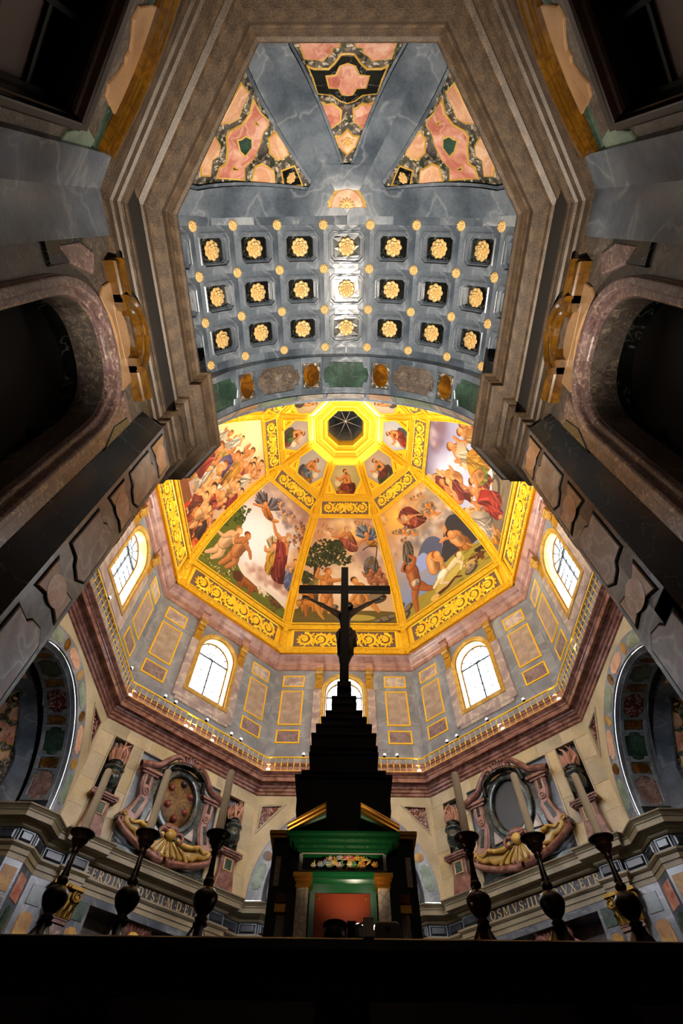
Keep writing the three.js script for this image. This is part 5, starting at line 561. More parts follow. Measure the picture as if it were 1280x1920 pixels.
const hang = (g) => g.rotateX(PI / 2);                       // made facing +z, turned to face down
const ROS = [0, 1, 2].map((k) => hang(rosette(0.27, k))), BOSS = hang(boxUV(join([xf(new THREE.TorusGeometry(0.115, 0.028, 6, 18), 0, 0, 0.02), ...petals(7, 0.12, 0.045, 0.3, 0.05), blob(0, 0, 0.06, 0.035, 0.035, 0.03), xf(new THREE.CylinderGeometry(0.11, 0.13, 0.03, 18), 0, 0, 0, PI / 2)])));
const bendV = (g) => warp(tess(g, 0.4), (x, y, z) => { const t = x / VR; return [(VR - z) * Math.sin(t), (VR - z) * Math.cos(t), y]; });
const vault = setting('ceiling_chancel');
{
  const cellX = VR * PI / 10, dz = 1.213, hx = 0.5, hy = 0.39, c = 0.12;
  const rim = boxUV(join([bendV(plate(rectPts(-cellX / 2, cellX / 2, -dz / 2, dz / 2), -0.08, 0, 0, [octPts(-hx, hx, -hy, hy, c)])), bendV(plate(octPts(-hx - 0.07, hx + 0.07, -hy - 0.07, hy + 0.07, c), -0.02, 0.03, 0.02, [octPts(-hx, hx, -hy, hy, c)]))]));
  const step = boxUV(join([bendV(plate(octPts(-hx - 0.02, hx + 0.02, -hy - 0.02, hy + 0.02, c), -0.16, -0.08, 0, [octPts(-hx + 0.06, hx - 0.06, -hy + 0.06, hy - 0.06, c * 0.8)])), bendV(plate(octPts(-hx + 0.05, hx - 0.05, -hy + 0.05, hy - 0.05, c * 0.8), -0.26, -0.14, 0, [octPts(-hx + 0.09, hx - 0.09, -hy + 0.09, hy - 0.09, 0.07)]))]));
  const panel = boxUV(bendV(plate(octPts(-hx + 0.08, hx - 0.08, -hy + 0.08, hy - 0.08, 0.07), -0.26, -0.2)));
  const at = (name, g, m, ang, z, par = vault) => { const o = part(name, g, m, par); o.position.set(0, SPRING, -z); o.rotation.z = -ang; return o; };
  const up = (g, r) => g.clone().translate(0, r, 0), ros = ROS.map((g) => up(g, VR + 0.19)), boss = up(BOSS, VR + 0.01);
  [0.87, 2.083, 3.296].forEach((z, j) => { for (let k = -4; k <= 4; k++) { const a = k * PI / 10; at('coffer_rim', rim, M.bardiglio, a, z); at('coffer_step', step, M.bardiglio, a, z); at('coffer_panel', panel, M.nero, a, z); const r = at('rosette', ros[(k + j * 2 + 9) % 3], M.giltStucco, a, z); } });
  [0.263, 1.476, 2.69, 3.903].forEach((z) => { for (let k = -5; k <= 4; k++) at('boss', boss, M.giltStucco, (k + 0.5) * PI / 10, z); });
  for (let k = -5; k < 5; k++) { const a = (k + 0.5) * PI / 10; at('vault_slab', boxUV(bendV(plate(rectPts(-cellX / 2 + 0.004, cellX / 2 - 0.004, -0.28, 0.28), -0.08, 0, 0.004))), k % 3 ? M.bardiglio : M.bardiglioPale, a, -0.02); at('vault_slab', boxUV(bendV(plate(rectPts(-cellX / 2 + 0.004, cellX / 2 - 0.004, -0.17, 0.17), -0.08, 0, 0.004))), M.bardiglio, a, 4.07); }
  { const t = []; for (let i = 0; i <= 40; i++) t.push([Math.cos(PI * i / 40) * (VR + 0.3), Math.sin(PI * i / 40) * (VR + 0.3)]); const o = [...t.map(([x, y]) => [x * 1.12, y * 1.12]), ...t.reverse()]; solid('vault_shell', [plate(o, -4.5, 0.6).translate(0, SPRING, 0)], M.inner, vault); }
  // half dome
  const apse = setting('ceiling_apse'), barrel = vault; { const vault = apse;
  const SEG = [[0, 0, -1, 1, 0, 3.66], [-1, -0.809, -0.588, -0.588, 0.809, 3.86], [1, 0.809, -0.588, 0.588, 0.809, 3.86]];   // side, normal (x, ahead), along (x, ahead), reach
  const ap = ([, nx, nz, tx, tz, d0], u, deg, out = 0) => { const f = deg * PI / 180, d = d0 * Math.cos(f) - out * Math.cos(f), y = SPRING + 4.58 * Math.sin(f) - out * Math.sin(f); return [nx * d + tx * u, y, -(nz * d + tz * u)]; };
  const strip = (sg, u0, u1, f0, f1, out, nu = 4, nf = 14) => { const P = [], U = [], q = (i, j) => { const f = mix(f0, f1, j / nf), u = mix(u0(f), u1(f), i / nu); return [ap(sg, u, f, out), [u, f * 0.075]]; }; for (let j = 0; j < nf; j++) for (let i = 0; i < nu; i++) for (const [a, b] of [[0, 0], [1, 0], [1, 1], [0, 0], [1, 1], [0, 1]]) { const [p, w] = q(i + a, j + b); P.push(...p); U.push(...w); } const g = new THREE.BufferGeometry(); g.setAttribute('position', new THREE.Float32BufferAttribute(P, 3)); g.setAttribute('uv', new THREE.Float32BufferAttribute(U, 2)); g.computeVertexNormals(); return toCreasedNormals(g, 0.5); };
  const cs = (d) => Math.cos(d * PI / 180), cornerMid = (f) => 2.11 * cs(f), cornerSide = (f) => -1.72 * cs(f), endSide = (f) => 2.81 * cs(f) + 0.02;
  const midB = (f) => mix(1.37, 0.17, clamp((f - 22) / 48)), lowB = (f) => mix(-1.02, -0.04, clamp((f - 20) / 51)), highB = (f) => mix(1.86, 0.13, clamp((f - 24) / 47.5));
  const inlay = (sg, pts, border, m, z = 0.03, name = 'inlay') => { const q = (pp, a, b) => boxUV(warp(tess(plate(pp.map(([u, f]) => [u, f * 0.08]), a, b, 0.008), 0.35), (x, y, zz) => ap(sg, x, y / 0.08, zz))); if (border) part('inlay_border', q(pts, -0.02, z), M.giallo, vault); part(name, q(border ? inset(pts.map(([u, f]) => [u, f * 0.08]), 0.045).map(([u, f]) => [u, f / 0.08]) : pts, -0.02, z + 0.016), m, vault); };
  for (const sg of SEG) {
    const s = sg[0], all0 = s ? cornerSide : (f) => -cornerMid(f), all1 = s ? endSide : cornerMid;
    part('vault_field', strip(sg, all0, all1, 0, 90, 0, 10, 20), M.medicea, vault); part('vault_shell', strip(sg, (f) => all0(f) - 0.3, (f) => all1(f) + 0.1, 0, 90, -0.5), M.inner, vault);
    const rib = (a, b, f0, f1) => { part('vault_rib', strip(sg, a, b, f0, f1, 0.14), M.bardiglio, vault); };
    if (s) { rib(cornerSide, lowB, 0, 71); rib(highB, endSide, 0, 71.5); part('rib_moulding', boxUV(strip(sg, lowB, (f) => lowB(f) + 0.09, 0, 71, 0.09, 1)), M.bardiglio, vault); part('rib_moulding', boxUV(strip(sg, (f) => highB(f) - 0.09, highB, 0, 71.5, 0.09, 1)), M.bardiglio, vault); }
    else { rib((f) => -cornerMid(f), (f) => -midB(f), 0, 70); rib(midB, cornerMid, 0, 70); for (const e of [-1, 1]) part('rib_moulding', boxUV(strip(sg, (f) => e * midB(f), (f) => e * (midB(f) - 0.08), 0, 70, 0.09, 1)), M.bardiglio, vault); }
    part('crown_slab', strip(sg, all0, all1, 69.5, 90, 0.16, 6, 8), M.bardiglio, vault);
    const mir = (p) => p.map(([u, f]) => [-u, f]).reverse();
    if (!s) {
      const tl = [[-1.12, 24], [-0.15, 24], [-0.16, 26.8], [-0.34, 27.2], [-0.33, 28.9], [-0.45, 30.1], [-0.58, 32.3], [-0.7, 31.7], [-1.03, 31.3]], ml = [[-0.71, 46.5], [-0.53, 47.8], [-0.38, 47.3], [-0.13, 49.9], [-0.16, 54.6], [-0.27, 55.4], [-0.45, 57.4], [-0.56, 53.5]];
      inlay(sg, tl, 1, M.jasper); inlay(sg, mir(tl), 1, M.jasper); inlay(sg, ml, 1, M.jasper); inlay(sg, mir(ml), 1, M.jasper);
      const half = [[0, 29.1], [-0.17, 29.3], [-0.33, 32.7], [-0.47, 34.7], [-0.8, 34.7], [-0.98, 33.5], [-0.87, 38.5], [-0.78, 44.2], [-0.4, 44.8], [-0.2, 46.9], [0, 47.8]]; inlay(sg, [...half, ...mir(half).slice(1, -1)], 1, M.nero);
      const hc = [[0, 32.2], [-0.2, 33.3], [-0.3, 36.5], [-0.55, 36.9], [-0.48, 41.9], [-0.24, 42.1], [-0.14, 44.4], [0, 44.7]]; inlay(sg, [...hc, ...mir(hc).slice(1, -1)], 1, M.jasper, 0.05);
      inlay(sg, [[-0.36, 59.4], [-0.17, 59.2], [0, 56.7], [0.17, 59.2], [0.36, 59.4], [0.24, 63.8], [0, 67], [-0.24, 63.8]], 1, M.jasperPale); const r = part('rosette', ROS[0], M.giltStucco, vault); r.position.set(...ap(sg, 0, 61.4, 0.05)); r.scale.setScalar(0.62); r.rotation.x = -0.45;
    } else {
      for (const [p, m, z] of [[[[-0.62, 31.8], [-0.51, 37.4], [-0.5, 41.8], [-0.41, 43.4], [-0.21, 42.6], [0.08, 43.9], [0.48, 44.1], [0.74, 42.6], [1.0, 45.2], [1.36, 33.1], [1.08, 32.0], [0.91, 33.8], [0.65, 31.6], [0.43, 28.6], [0.25, 29.1], [-0.03, 32.6], [-0.32, 33.5]], M.jasper], [[[0.33, 33.0], [0.23, 34.9], [0.11, 36.0], [0.07, 39.1], [0.25, 41.1], [0.54, 40.1], [0.52, 36.9]], M.verde, 0.05], [[[-0.3, 36.2], [-0.26, 39.9], [-0.18, 37.4]], M.nero, 0.05], [[[0.86, 36.5], [0.86, 40.5], [1.0, 37.6]], M.nero, 0.05], [[[-0.68, 24], [-0.65, 29.5], [-0.28, 29.6], [-0.06, 30.4], [0.14, 27.8], [0.34, 22.5]], M.jasperPale], [[[0.54, 23], [0.65, 28.1], [0.87, 29.8], [1.04, 27.9], [1.38, 30.4], [1.5, 26.0], [1.1, 21]], M.jasperPale], [[[-0.43, 46.6], [-0.38, 51.9], [-0.21, 56.7], [0.11, 53.6], [0.1, 48.9], [-0.16, 45.5]], M.jasperPale], [[[0.55, 45.9], [0.37, 48.1], [0.33, 54.1], [0.62, 57.6], [0.94, 47.6]], M.jasperPale], [[[0.23, 56.3], [-0.11, 60.5], [0.02, 64.3], [0.17, 68.1], [0.52, 60.7]], M.nero]]) inlay(sg, p, 1, m, z ?? 0.03);
      const r = part('rosette', ROS[1], M.giltStucco, vault); r.position.set(...ap(sg, 0.21, 61.6, 0.06)); r.scale.setScalar(0.6); r.rotation.set(-0.3, 0, s * 0.35);
    }
  }
  // half sun at the crown
  const sun = [], inn = []; for (let k = 0; k <= 48; k++) { const a = PI * k / 48, r = 0.6 + 0.035 * Math.cos(k * PI / 2); sun.push([r * Math.cos(a), r * Math.sin(a)]); inn.push([0.47 * Math.cos(a), 0.47 * Math.sin(a)]); }
  const lay = (g) => g.rotateX(PI / 2).translate(0, 17.38, 0.18); part('sun_border', boxUV(lay(plate(sun, 0, 0.06, 0.02))), M.giallo, vault); part('sun_field', boxUV(lay(plate(inn, 0.05, 0.09, 0.02))), M.jasperPale, vault);
  { const L = []; for (let k = 0; k <= 6; k++) { const a = PI * (k + 0.5) / 7; L.push(xf(new THREE.SphereGeometry(1, 8, 6), 0.13 * Math.cos(a), 0.13 * Math.sin(a), 0.11, 0, 0, a, [0.12, 0.045, 0.04])); } L.push(blob(0, 0.03, 0.13, 0.07, 0.06, 0.05)); part('sun_flower', boxUV(lay(join(L))), M.giltStucco, vault); }
  }
  for (const [deg, nm] of [[-90, 'left'], [90, 'right']]) { const c = apse.clone(); c.name = 'ceiling_chapel_' + nm; scene.add(c); around(c, deg, 3.8); }
}
// walls: two long sides with a tall niche, two oblique ones with a window, the back
const wallFrame = (o, x, z, nx, nz) => { o.position.set(x, 0, z); o.rotation.y = Math.atan2(nx, nz); return o; };
function sideWall(s, nm, rich) {
  const w = wallFrame(setting('wall_chancel_' + nm), s * 4.6, 0, -s, 0), XU = (pts) => pts.map(([z, y]) => [-s * z, y]).slice()[s > 0 ? 'reverse' : 'slice'](), X = (pts) => pts.map(([z, y]) => [-s * z * 0.916, y * 0.916]).slice()[s > 0 ? 'reverse' : 'slice']();
  const niche = (d) => { const p = []; const z0 = 1.2 - d, z1 = 3.45 + d, ys = 8.9, c = (z0 + z1) / 2, r = (z1 - z0) / 2, ry = 1.4 + d; p.push([z0, 0.6 - d], [z1, 0.6 - d]); for (let i = 0; i <= 22; i++) { const a = PI * i / 22; p.push([c + r * Math.sign(Math.cos(a)) * Math.abs(Math.cos(a)) ** 0.8, ys + ry * Math.sin(a) ** 0.9]); } return X(p); };
  solid('side_wall', [plate(X([[-0.4, FLOOR], [4.25, FLOOR], [4.25, 12.4], [-0.4, 12.4]]), -0.5, 0, 0, [niche(0.0)])], M.brecciaDark, w);
  solid('niche_frame', [plate(niche(0.36), 0, 0.1, 0.04, [niche(0.02)], 2), plate(niche(0.34), 0.08, 0.22, 0.045, [niche(0.16)], 3)], M.breccia, w);
  { const g = new THREE.CylinderGeometry(1.15, 1.15, 8.8, 20, 1, true, -PI / 2, PI).translate(0, 3.9, 0), d = new THREE.SphereGeometry(1.15, 20, 10, PI, PI, 0, PI / 2).scale(1, 1.1, 1).translate(0, 8.3, 0); for (const q of [g]) q.rotateY(PI); solid('niche_shell', [g, d].map((q) => q.translate(-s * 2.13, 0, -0.45)), M.nero, w); solid('niche_band', [xf(new THREE.TorusGeometry(1.1, 0.07, 6, 20, PI), -s * 2.13, 7.9, -0.42, PI / 2, 0, PI)], M.slate, w); }
  // stone borders
  solid('wall_border', [plate(X([[0.25, 9.2], [0.75, 9.2], [0.75, 10.1], [0.55, 10.5], [0.25, 10.7]]), 0, 0.05, 0.02), plate(X([[-0.1, FLOOR], [0.3, FLOOR], [0.3, 11], [-0.1, 11]]), 0, 0.03, 0.01)], M.nero, w);
  solid('wall_inlay', [plate(X([[0.45, 9.6], [0.75, 9.9], [1.0, 10.7], [0.65, 10.9], [0.42, 10.4]]), 0, 0.07, 0.03), plate(X([[3.7, 5], [4.15, 5], [4.15, 10.9], [3.45, 10.95], [3.75, 10.2]]), 0, 0.04, 0.02)], M.breccia, w);
  solid('wall_inlay', [plate(X([[3.9, 10.0], [4.15, 9.4], [4.15, 10.8], [3.95, 10.7]]), 0.03, 0.06, 0.02)], M.verde, w);
  solid('overdoor_panel', [plate(XU([[1.1, 10.45], [1.15, 10.1], [1.3, 9.85], [1.5, 9.98], [1.7, 10.12], [2.1, 10.18], [2.5, 10.1], [2.75, 9.92], [2.95, 9.7], [3.1, 9.95], [3.05, 10.45]]), 0, 0.05, 0.02)], M.peach, w);
  // bracketed arched pediment of yellow stone
  const o = wallFrame(thing('pediment', 'yellow stone pediment with raised round middle over the dark niche in the ' + nm + ' wall', 'pediment'), s * 4.6, 0, -s, 0);
  for (const [z0, z1] of [[0.74, 1.48], [2.72, 3.48]]) solid('side_moulding', [plate(XU(rectPts(z0, z1, 10.4, 10.58)), -0.02, 0.26, 0.06, [], 2), plate(XU(rectPts(z0 - 0.03, z1, 10.55, 10.66)), -0.02, 0.33, 0.03)], M.sienna, o);
  const arc = (r0, r1) => { const p = []; for (let i = 0; i <= 18; i++) { const a = PI * i / 18; p.push([2.1 + r1 * Math.cos(a), 10.4 + r1 * 0.95 * Math.sin(a)]); } for (let i = 18; i >= 0; i--) { const a = PI * i / 18; p.push([2.1 + r0 * Math.cos(a), 10.4 + r0 * 0.95 * Math.sin(a)]); } return XU(p); };
  solid('round_moulding', [plate(arc(0.46, 0.7), -0.02, 0.3, 0.08, [], 3), plate(arc(0.62, 0.76), -0.02, 0.36, 0.04)], M.sienna, o);
  solid('tympanum', [plate(XU([[1.5, 10.3], [2.7, 10.3], [2.55, 10.6], [2.1, 10.85], [1.65, 10.6]]), -0.02, 0.06, 0.02)], M.peach, o);
  // pier strip that faces the chancel, its panels let in
  const pier = wallFrame(setting('wall_pier_' + nm), s * 4.2, 0, -s, 0), Pm = ['paonazzo', 'peach', 'paonazzo', 'peach'];
  const zc = 4.69, hw = 0.37, span = [[11.07, 9.72, 'agate'], [9.62, 8.46, 'peach']]; const cup = (y0, y1) => { const m = (y0 + y1) / 2; return XU([[zc - hw, y0 + 0.1], [zc - hw * 0.5, y0 + 0.04], [zc - hw * 0.3, y0], [zc + hw, y0 + 0.02], [zc + hw, y1 - 0.02], [zc - hw * 0.3, y1], [zc - hw * 0.5, y1 - 0.04], [zc - hw, y1 - 0.1]]); };
  solid('pier_face', [plate(XU([[4.2, FLOOR], [5.16, FLOOR], [5.16, 10.72], [4.2, 10.72]]), -0.3, 0.0)], M.bardiglio, pier);
  const notch = (y0, y1) => XU([[zc - hw, y0], [zc - 0.1, y0], [zc - 0.02, y0 - 0.1], [zc + 0.2, y0 - 0.16], [zc + hw, y0 - 0.02], [zc + hw, y1 + 0.02], [zc + 0.2, y1 + 0.16], [zc - 0.02, y1 + 0.1], [zc - 0.1, y1], [zc - hw, y1]]), waist = (y0, y1) => XU([[zc - hw, y0], [zc, y0 + 0.16], [zc + hw, y0 + 0.06], [zc + hw, y1 - 0.06], [zc, y1 - 0.16], [zc - hw, y1]]);
  [[9.86, 10.55, 'peach', 1], [8.6, 9.62, 'agate', 0], [7.62, 8.3, 'peach', 1], [6.2, 7.2, 'purple', 0], [5.22, 5.82, 'peach', 1], [3.8, 4.8, 'purple', 0], [2.6, 3.4, 'peach', 1], [1.0, 2.2, 'breccia', 0]].forEach(([y0, y1, m, k]) => { const f = (k ? waist : notch); solid('panel_groove', [plate(inset(f(y0, y1), -0.03), -0.02, 0.008)], M.black, pier); solid('pier_panel', [plate(f(y0, y1), -0.02, 0.03, 0.015)], M[m], pier); if (k) solid('pier_panel', [plate(ovalPts(-s * zc, (y0 + y1) / 2, 0.26, (y1 - y0) * 0.4, 20), 0.02, 0.034)], M.jasperPale, pier); });
  { const w2 = setting('wall_return_' + nm), x0 = s * 4.2, x1 = s * 4.66; solid('pier_return', [new THREE.ExtrudeGeometry(shapeOf([[x0, 4.2], [x1, 3.76], [s * 5.2, 3.76], [s * 5.2, 4.6], [x0, 4.6]]), { depth: 10.72 - FLOOR, bevelEnabled: false }).rotateX(-PI / 2).translate(0, FLOOR, 0)], M.nero, w2); }
}
sideWall(-1, 'left'); sideWall(1, 'right');
function obliqueWall(s, nm) {
  const n = [0.809 * s, 0.588], d = 3.98, w = wallFrame(setting('wall_apse_' + nm), n[0] * d, n[1] * d, -n[0], -n[1]);     // local x runs away from the side wall on the left, towards it on the right
  const X = (pts) => { const p = pts.map(([t, y]) => [s * (t * 0.9), y * 0.92]); return s < 0 ? p.reverse() : p; }, XB = (pts) => X(pts.map(([t, y]) => [t, y / 0.92])), tm = -0.35;
  const cw = (h, y0, y1) => X(rectPts(tm - h, tm + h, y0, y1));
  solid('oblique_wall', [plate(X(rectPts(-2.7, 2.1, FLOOR, 12.2)), -0.5, 0, 0, [cw(1.28, 3.95, 9.97)])], M.brecciaDark, w); solid('reveal', [plate(cw(1.3, 3.9, 10), -0.55, -0.02, 0, [cw(1.12, 4, 9.8)])], M.ebony, w);
  solid('window_frame', [plate(cw(1.34, 3.8, 10.2), 0, 0.08, 0.03, [cw(1.12, 4, 9.85)]), plate(cw(1.26, 3.8, 10.1), 0.06, 0.2, 0.03, [cw(1.14, 4, 9.88)], 2)], M.darkWood, w);
  solid('dark_strip', [plate(X(rectPts(-2.2, 1.7, 11.0, 11.0 + 0.16)), 0, 0.03), plate(X(rectPts(-2.02, -1.9, 5, 10.6)), 0, 0.04, 0.01)], M.verde, w);
  const win = wallFrame(setting('window_' + (s < 0 ? 9 : 10)), n[0] * d, n[1] * d, -n[0], -n[1]);
  for (const a of [-0.56, 0.56]) for (let r = 0; r < 5; r++) { const y0 = 4.1 + r * 1.0; solid('pane', [plate(X(rectPts(tm + a - 0.5, tm + a + 0.5, y0, y0 + 0.94)), -0.3, -0.28)], (r + (a > 0)) % 2 ? M.pane : M.panePink, win); } for (let r = 0; r <= 5; r++) solid('glazing_bar', [plate(X(rectPts(tm - 1.12, tm + 1.12, 4.02 + r, 4.1 + r)), -0.32, -0.24)], M.iron, win); for (const a of [-1.09, 0, 1.09]) solid('glazing_bar', [plate(X(rectPts(tm + a - 0.04, tm + a + 0.04, 4, 9.8)), -0.32, -0.24)], M.iron, win); solid('blind', [plate(cw(1.2, 3.9, 9.9), -0.7, -0.6)], M.black, win);
  const scal = [[-1.3, 11.5], [-1.2, 11.1], [-1.05, 10.75], [-0.85, 10.68], [-0.6, 10.9], [-0.45, 10.98], [-0.35, 10.92]], full = [...scal, ...scal.slice(0, -1).reverse().map(([t, y]) => [2 * tm - t, y])]; solid('overwindow_panel', [plate(X([...full]), -0.1, 0.04, 0.015)], M.peach, w);
  solid('corner_inlay', [plate(X([[-2.05, 9.7], [-1.75, 9.9], [-1.6, 10.5], [-1.75, 10.9], [-2.05, 10.8]]), 0, 0.035, 0.01)], M.verdePale, w);
  const o = wallFrame(thing('window_pediment', 'bowed yellow stone pediment over the dark window on the ' + nm + ' oblique wall', 'pediment'), n[0] * (d - 0.02), n[1] * (d - 0.02), -n[0], -n[1]);
  const arc = (y0, y1) => { const p = []; for (let i = 0; i <= 16; i++) { const t = -1.55 + 3.1 * i / 16; p.push([tm + t, y1 - 0.26 * (t / 1.55) ** 2]); } for (let i = 16; i >= 0; i--) { const t = -1.45 + 2.9 * i / 16; p.push([tm + t, y0 - 0.26 * (t / 1.55) ** 2]); } return XB(p); };
  solid('bow', [plate(arc(10.5, 10.66), 0, 0.16, 0.03), plate(arc(10.58, 10.71), 0, 0.23, 0.03), plate(arc(10.46, 10.52), 0, 0.12, 0.02)], M.sienna, o);
  // corner pilaster between oblique and long wall
  const cp = setting('wall_corner_' + nm); const A = new THREE.ExtrudeGeometry(shapeOf([[s * 4.5, -0.4], [s * 4.5, 0.34], [s * 5.3, 0.34], [s * 5.3, -1.6], [s * 4.22, -0.98], [s * 4.16, -0.9]].map(([x, z]) => [x, z])), { depth: 10.8 - FLOOR, bevelEnabled: false }).rotateX(-PI / 2).translate(0, FLOOR, 0); solid('corner_pilaster', [A], M.bardiglio, cp);
}
obliqueWall(-1, 'left'); obliqueWall(1, 'right');
{ const w = setting('wall_back'); solid('back_wall', [box(-2.8, 2.8, FLOOR, 11.5, 4.05, 4.5)], M.brecciaDark, w); for (const [x0, x1, z0, z1] of [[-5.9, -5.4, -5, 2], [5.4, 5.9, -5, 2]]) solid('outer_wall', [box(x0, x1, FLOOR, 13.5, z0, z1)], M.inner, w); solid('outer_wall', [box(-6, 6, FLOOR, 13.5, 4.5, 5)], M.inner, w); for (const s of [-1, 1]) solid('outer_wall', [xf(new THREE.BoxGeometry(4, 14.5, 0.4), s * 4.4, 6.5, 3.7, 0, s * 0.94)], M.inner, w); for (const s of [-1, 1]) solid('outer_wall', [box(Math.min(s * 4.3, s * 5.5), Math.max(s * 4.3, s * 5.5), 11.2, 13.4, -4.3, 4.2)], M.inner, w); }
// side chapels, dim: floor-to-vault walls behind their arches
for (const [deg, nm] of [[-90, 'left'], [90, 'right']]) { const w = around(setting('wall_chapel_' + nm), deg, 3.8); solid('chapel_wall', [box(-5.4, -5.0, FLOOR, 13.5, -0.6, 1), box(5.0, 5.4, FLOOR, 13.5, -0.6, 1), box(-3, 3, FLOOR, 13.5, 4.0, 4.4), ...[-1, 1].map((s) => xf(new THREE.BoxGeometry(5, 14, 0.4), s * 3.9, 6.5, 2.7, 0, s * 0.94))], M.bardiglio, w); }
// floor
{ const f = setting('floor'); solid('paving', [box(-22, 22, FLOOR - 0.4, FLOOR, -38, 6)], M.slate, f); }
// ---------------------------------------------------------------- altar and what stands on it (all of it seen from behind, against the light)
const AZ = -3.9, AY = 1.29, B = 1.5;                         // near edge and top of the altar
{
  const a = thing('altar', 'long black altar table filling the bottom of the picture', 'altar', [0, FLOOR, AZ]);
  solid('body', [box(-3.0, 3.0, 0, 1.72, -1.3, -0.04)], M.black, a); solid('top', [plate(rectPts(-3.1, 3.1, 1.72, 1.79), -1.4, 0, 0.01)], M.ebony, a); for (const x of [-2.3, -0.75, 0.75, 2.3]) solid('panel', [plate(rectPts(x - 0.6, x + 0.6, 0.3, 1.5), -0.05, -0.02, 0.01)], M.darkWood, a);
}
const stickProf = [[0.001, 0.13], [0.05, 0.13], [0.036, 0.15], [0.046, 0.165], [0.03, 0.18], [0.036, 0.19], [0.068, 0.225], [0.086, 0.27], [0.084, 0.3], [0.058, 0.335], [0.03, 0.35], [0.027, 0.356], [0.034, 0.362], [0.04, 0.38], [0.034, 0.4], [0.022, 0.408], [0.03, 0.416], [0.024, 0.43], [0.019, 0.5], [0.017, 0.55], [0.026, 0.565], [0.03, 0.578], [0.022, 0.59], [0.03, 0.6], [0.04, 0.61], [0.038, 0.622], [0.052, 0.632], [0.062, 0.65], [0.06, 0.67], [0.08, 0.684], [0.09, 0.7], [0.088, 0.706], [0.001, 0.702]];
const stickG = boxUV(lathe(stickProf, 28)), footG = (() => { const L = []; L.push(new THREE.CylinderGeometry(0.045, 0.115, 0.115, 3).translate(0, 0.075, 0), new THREE.CylinderGeometry(0.12, 0.14, 0.02, 3).translate(0, 0.01, 0)); for (let k = 0; k < 3; k++) { const a = k * 2 * PI / 3; L.push(blob(0.115 * Math.sin(a), 0.016, 0.115 * Math.cos(a), 0.026, 0.02, 0.026)); } return boxUV(join(L)); })();
const candleXs = [-1.35, -1.01, -0.645, 0.635, 0.975, 1.325], ord = ['outermost on the left', 'middle of the three on the left', 'just left of the green tabernacle', 'just right of the green tabernacle, redder than the rest', 'middle of the three on the right', 'outermost on the right'];
candleXs.forEach((x, i) => {
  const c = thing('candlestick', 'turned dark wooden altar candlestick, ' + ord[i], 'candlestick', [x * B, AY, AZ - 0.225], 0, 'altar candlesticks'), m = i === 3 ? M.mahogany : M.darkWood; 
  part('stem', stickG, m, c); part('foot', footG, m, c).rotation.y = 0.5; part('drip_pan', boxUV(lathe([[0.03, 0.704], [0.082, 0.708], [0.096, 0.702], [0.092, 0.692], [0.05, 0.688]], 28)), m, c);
  const w = thing('candle', 'tall unlit off-white candle on the altar candlestick ' + ord[i].replace(', redder than the rest', ''), 'candle', [x * B, AY + 0.703, AZ - 0.225], 0, 'unlit altar candles'); w.rotation.z = [0.01, -0.004, 0.0, -0.006, 0.006, 0.012][i];
  part('wax', boxUV(lathe([[0.001, 0], [0.033, 0], [0.031, 0.47], [0.029, 0.5], [0.02, 0.512], [0.001, 0.508]], 18)), M.wax, w); part('wick', new THREE.CylinderGeometry(0.003, 0.003, 0.02, 5).translate(0, 0.518, 0), M.black, w);
});
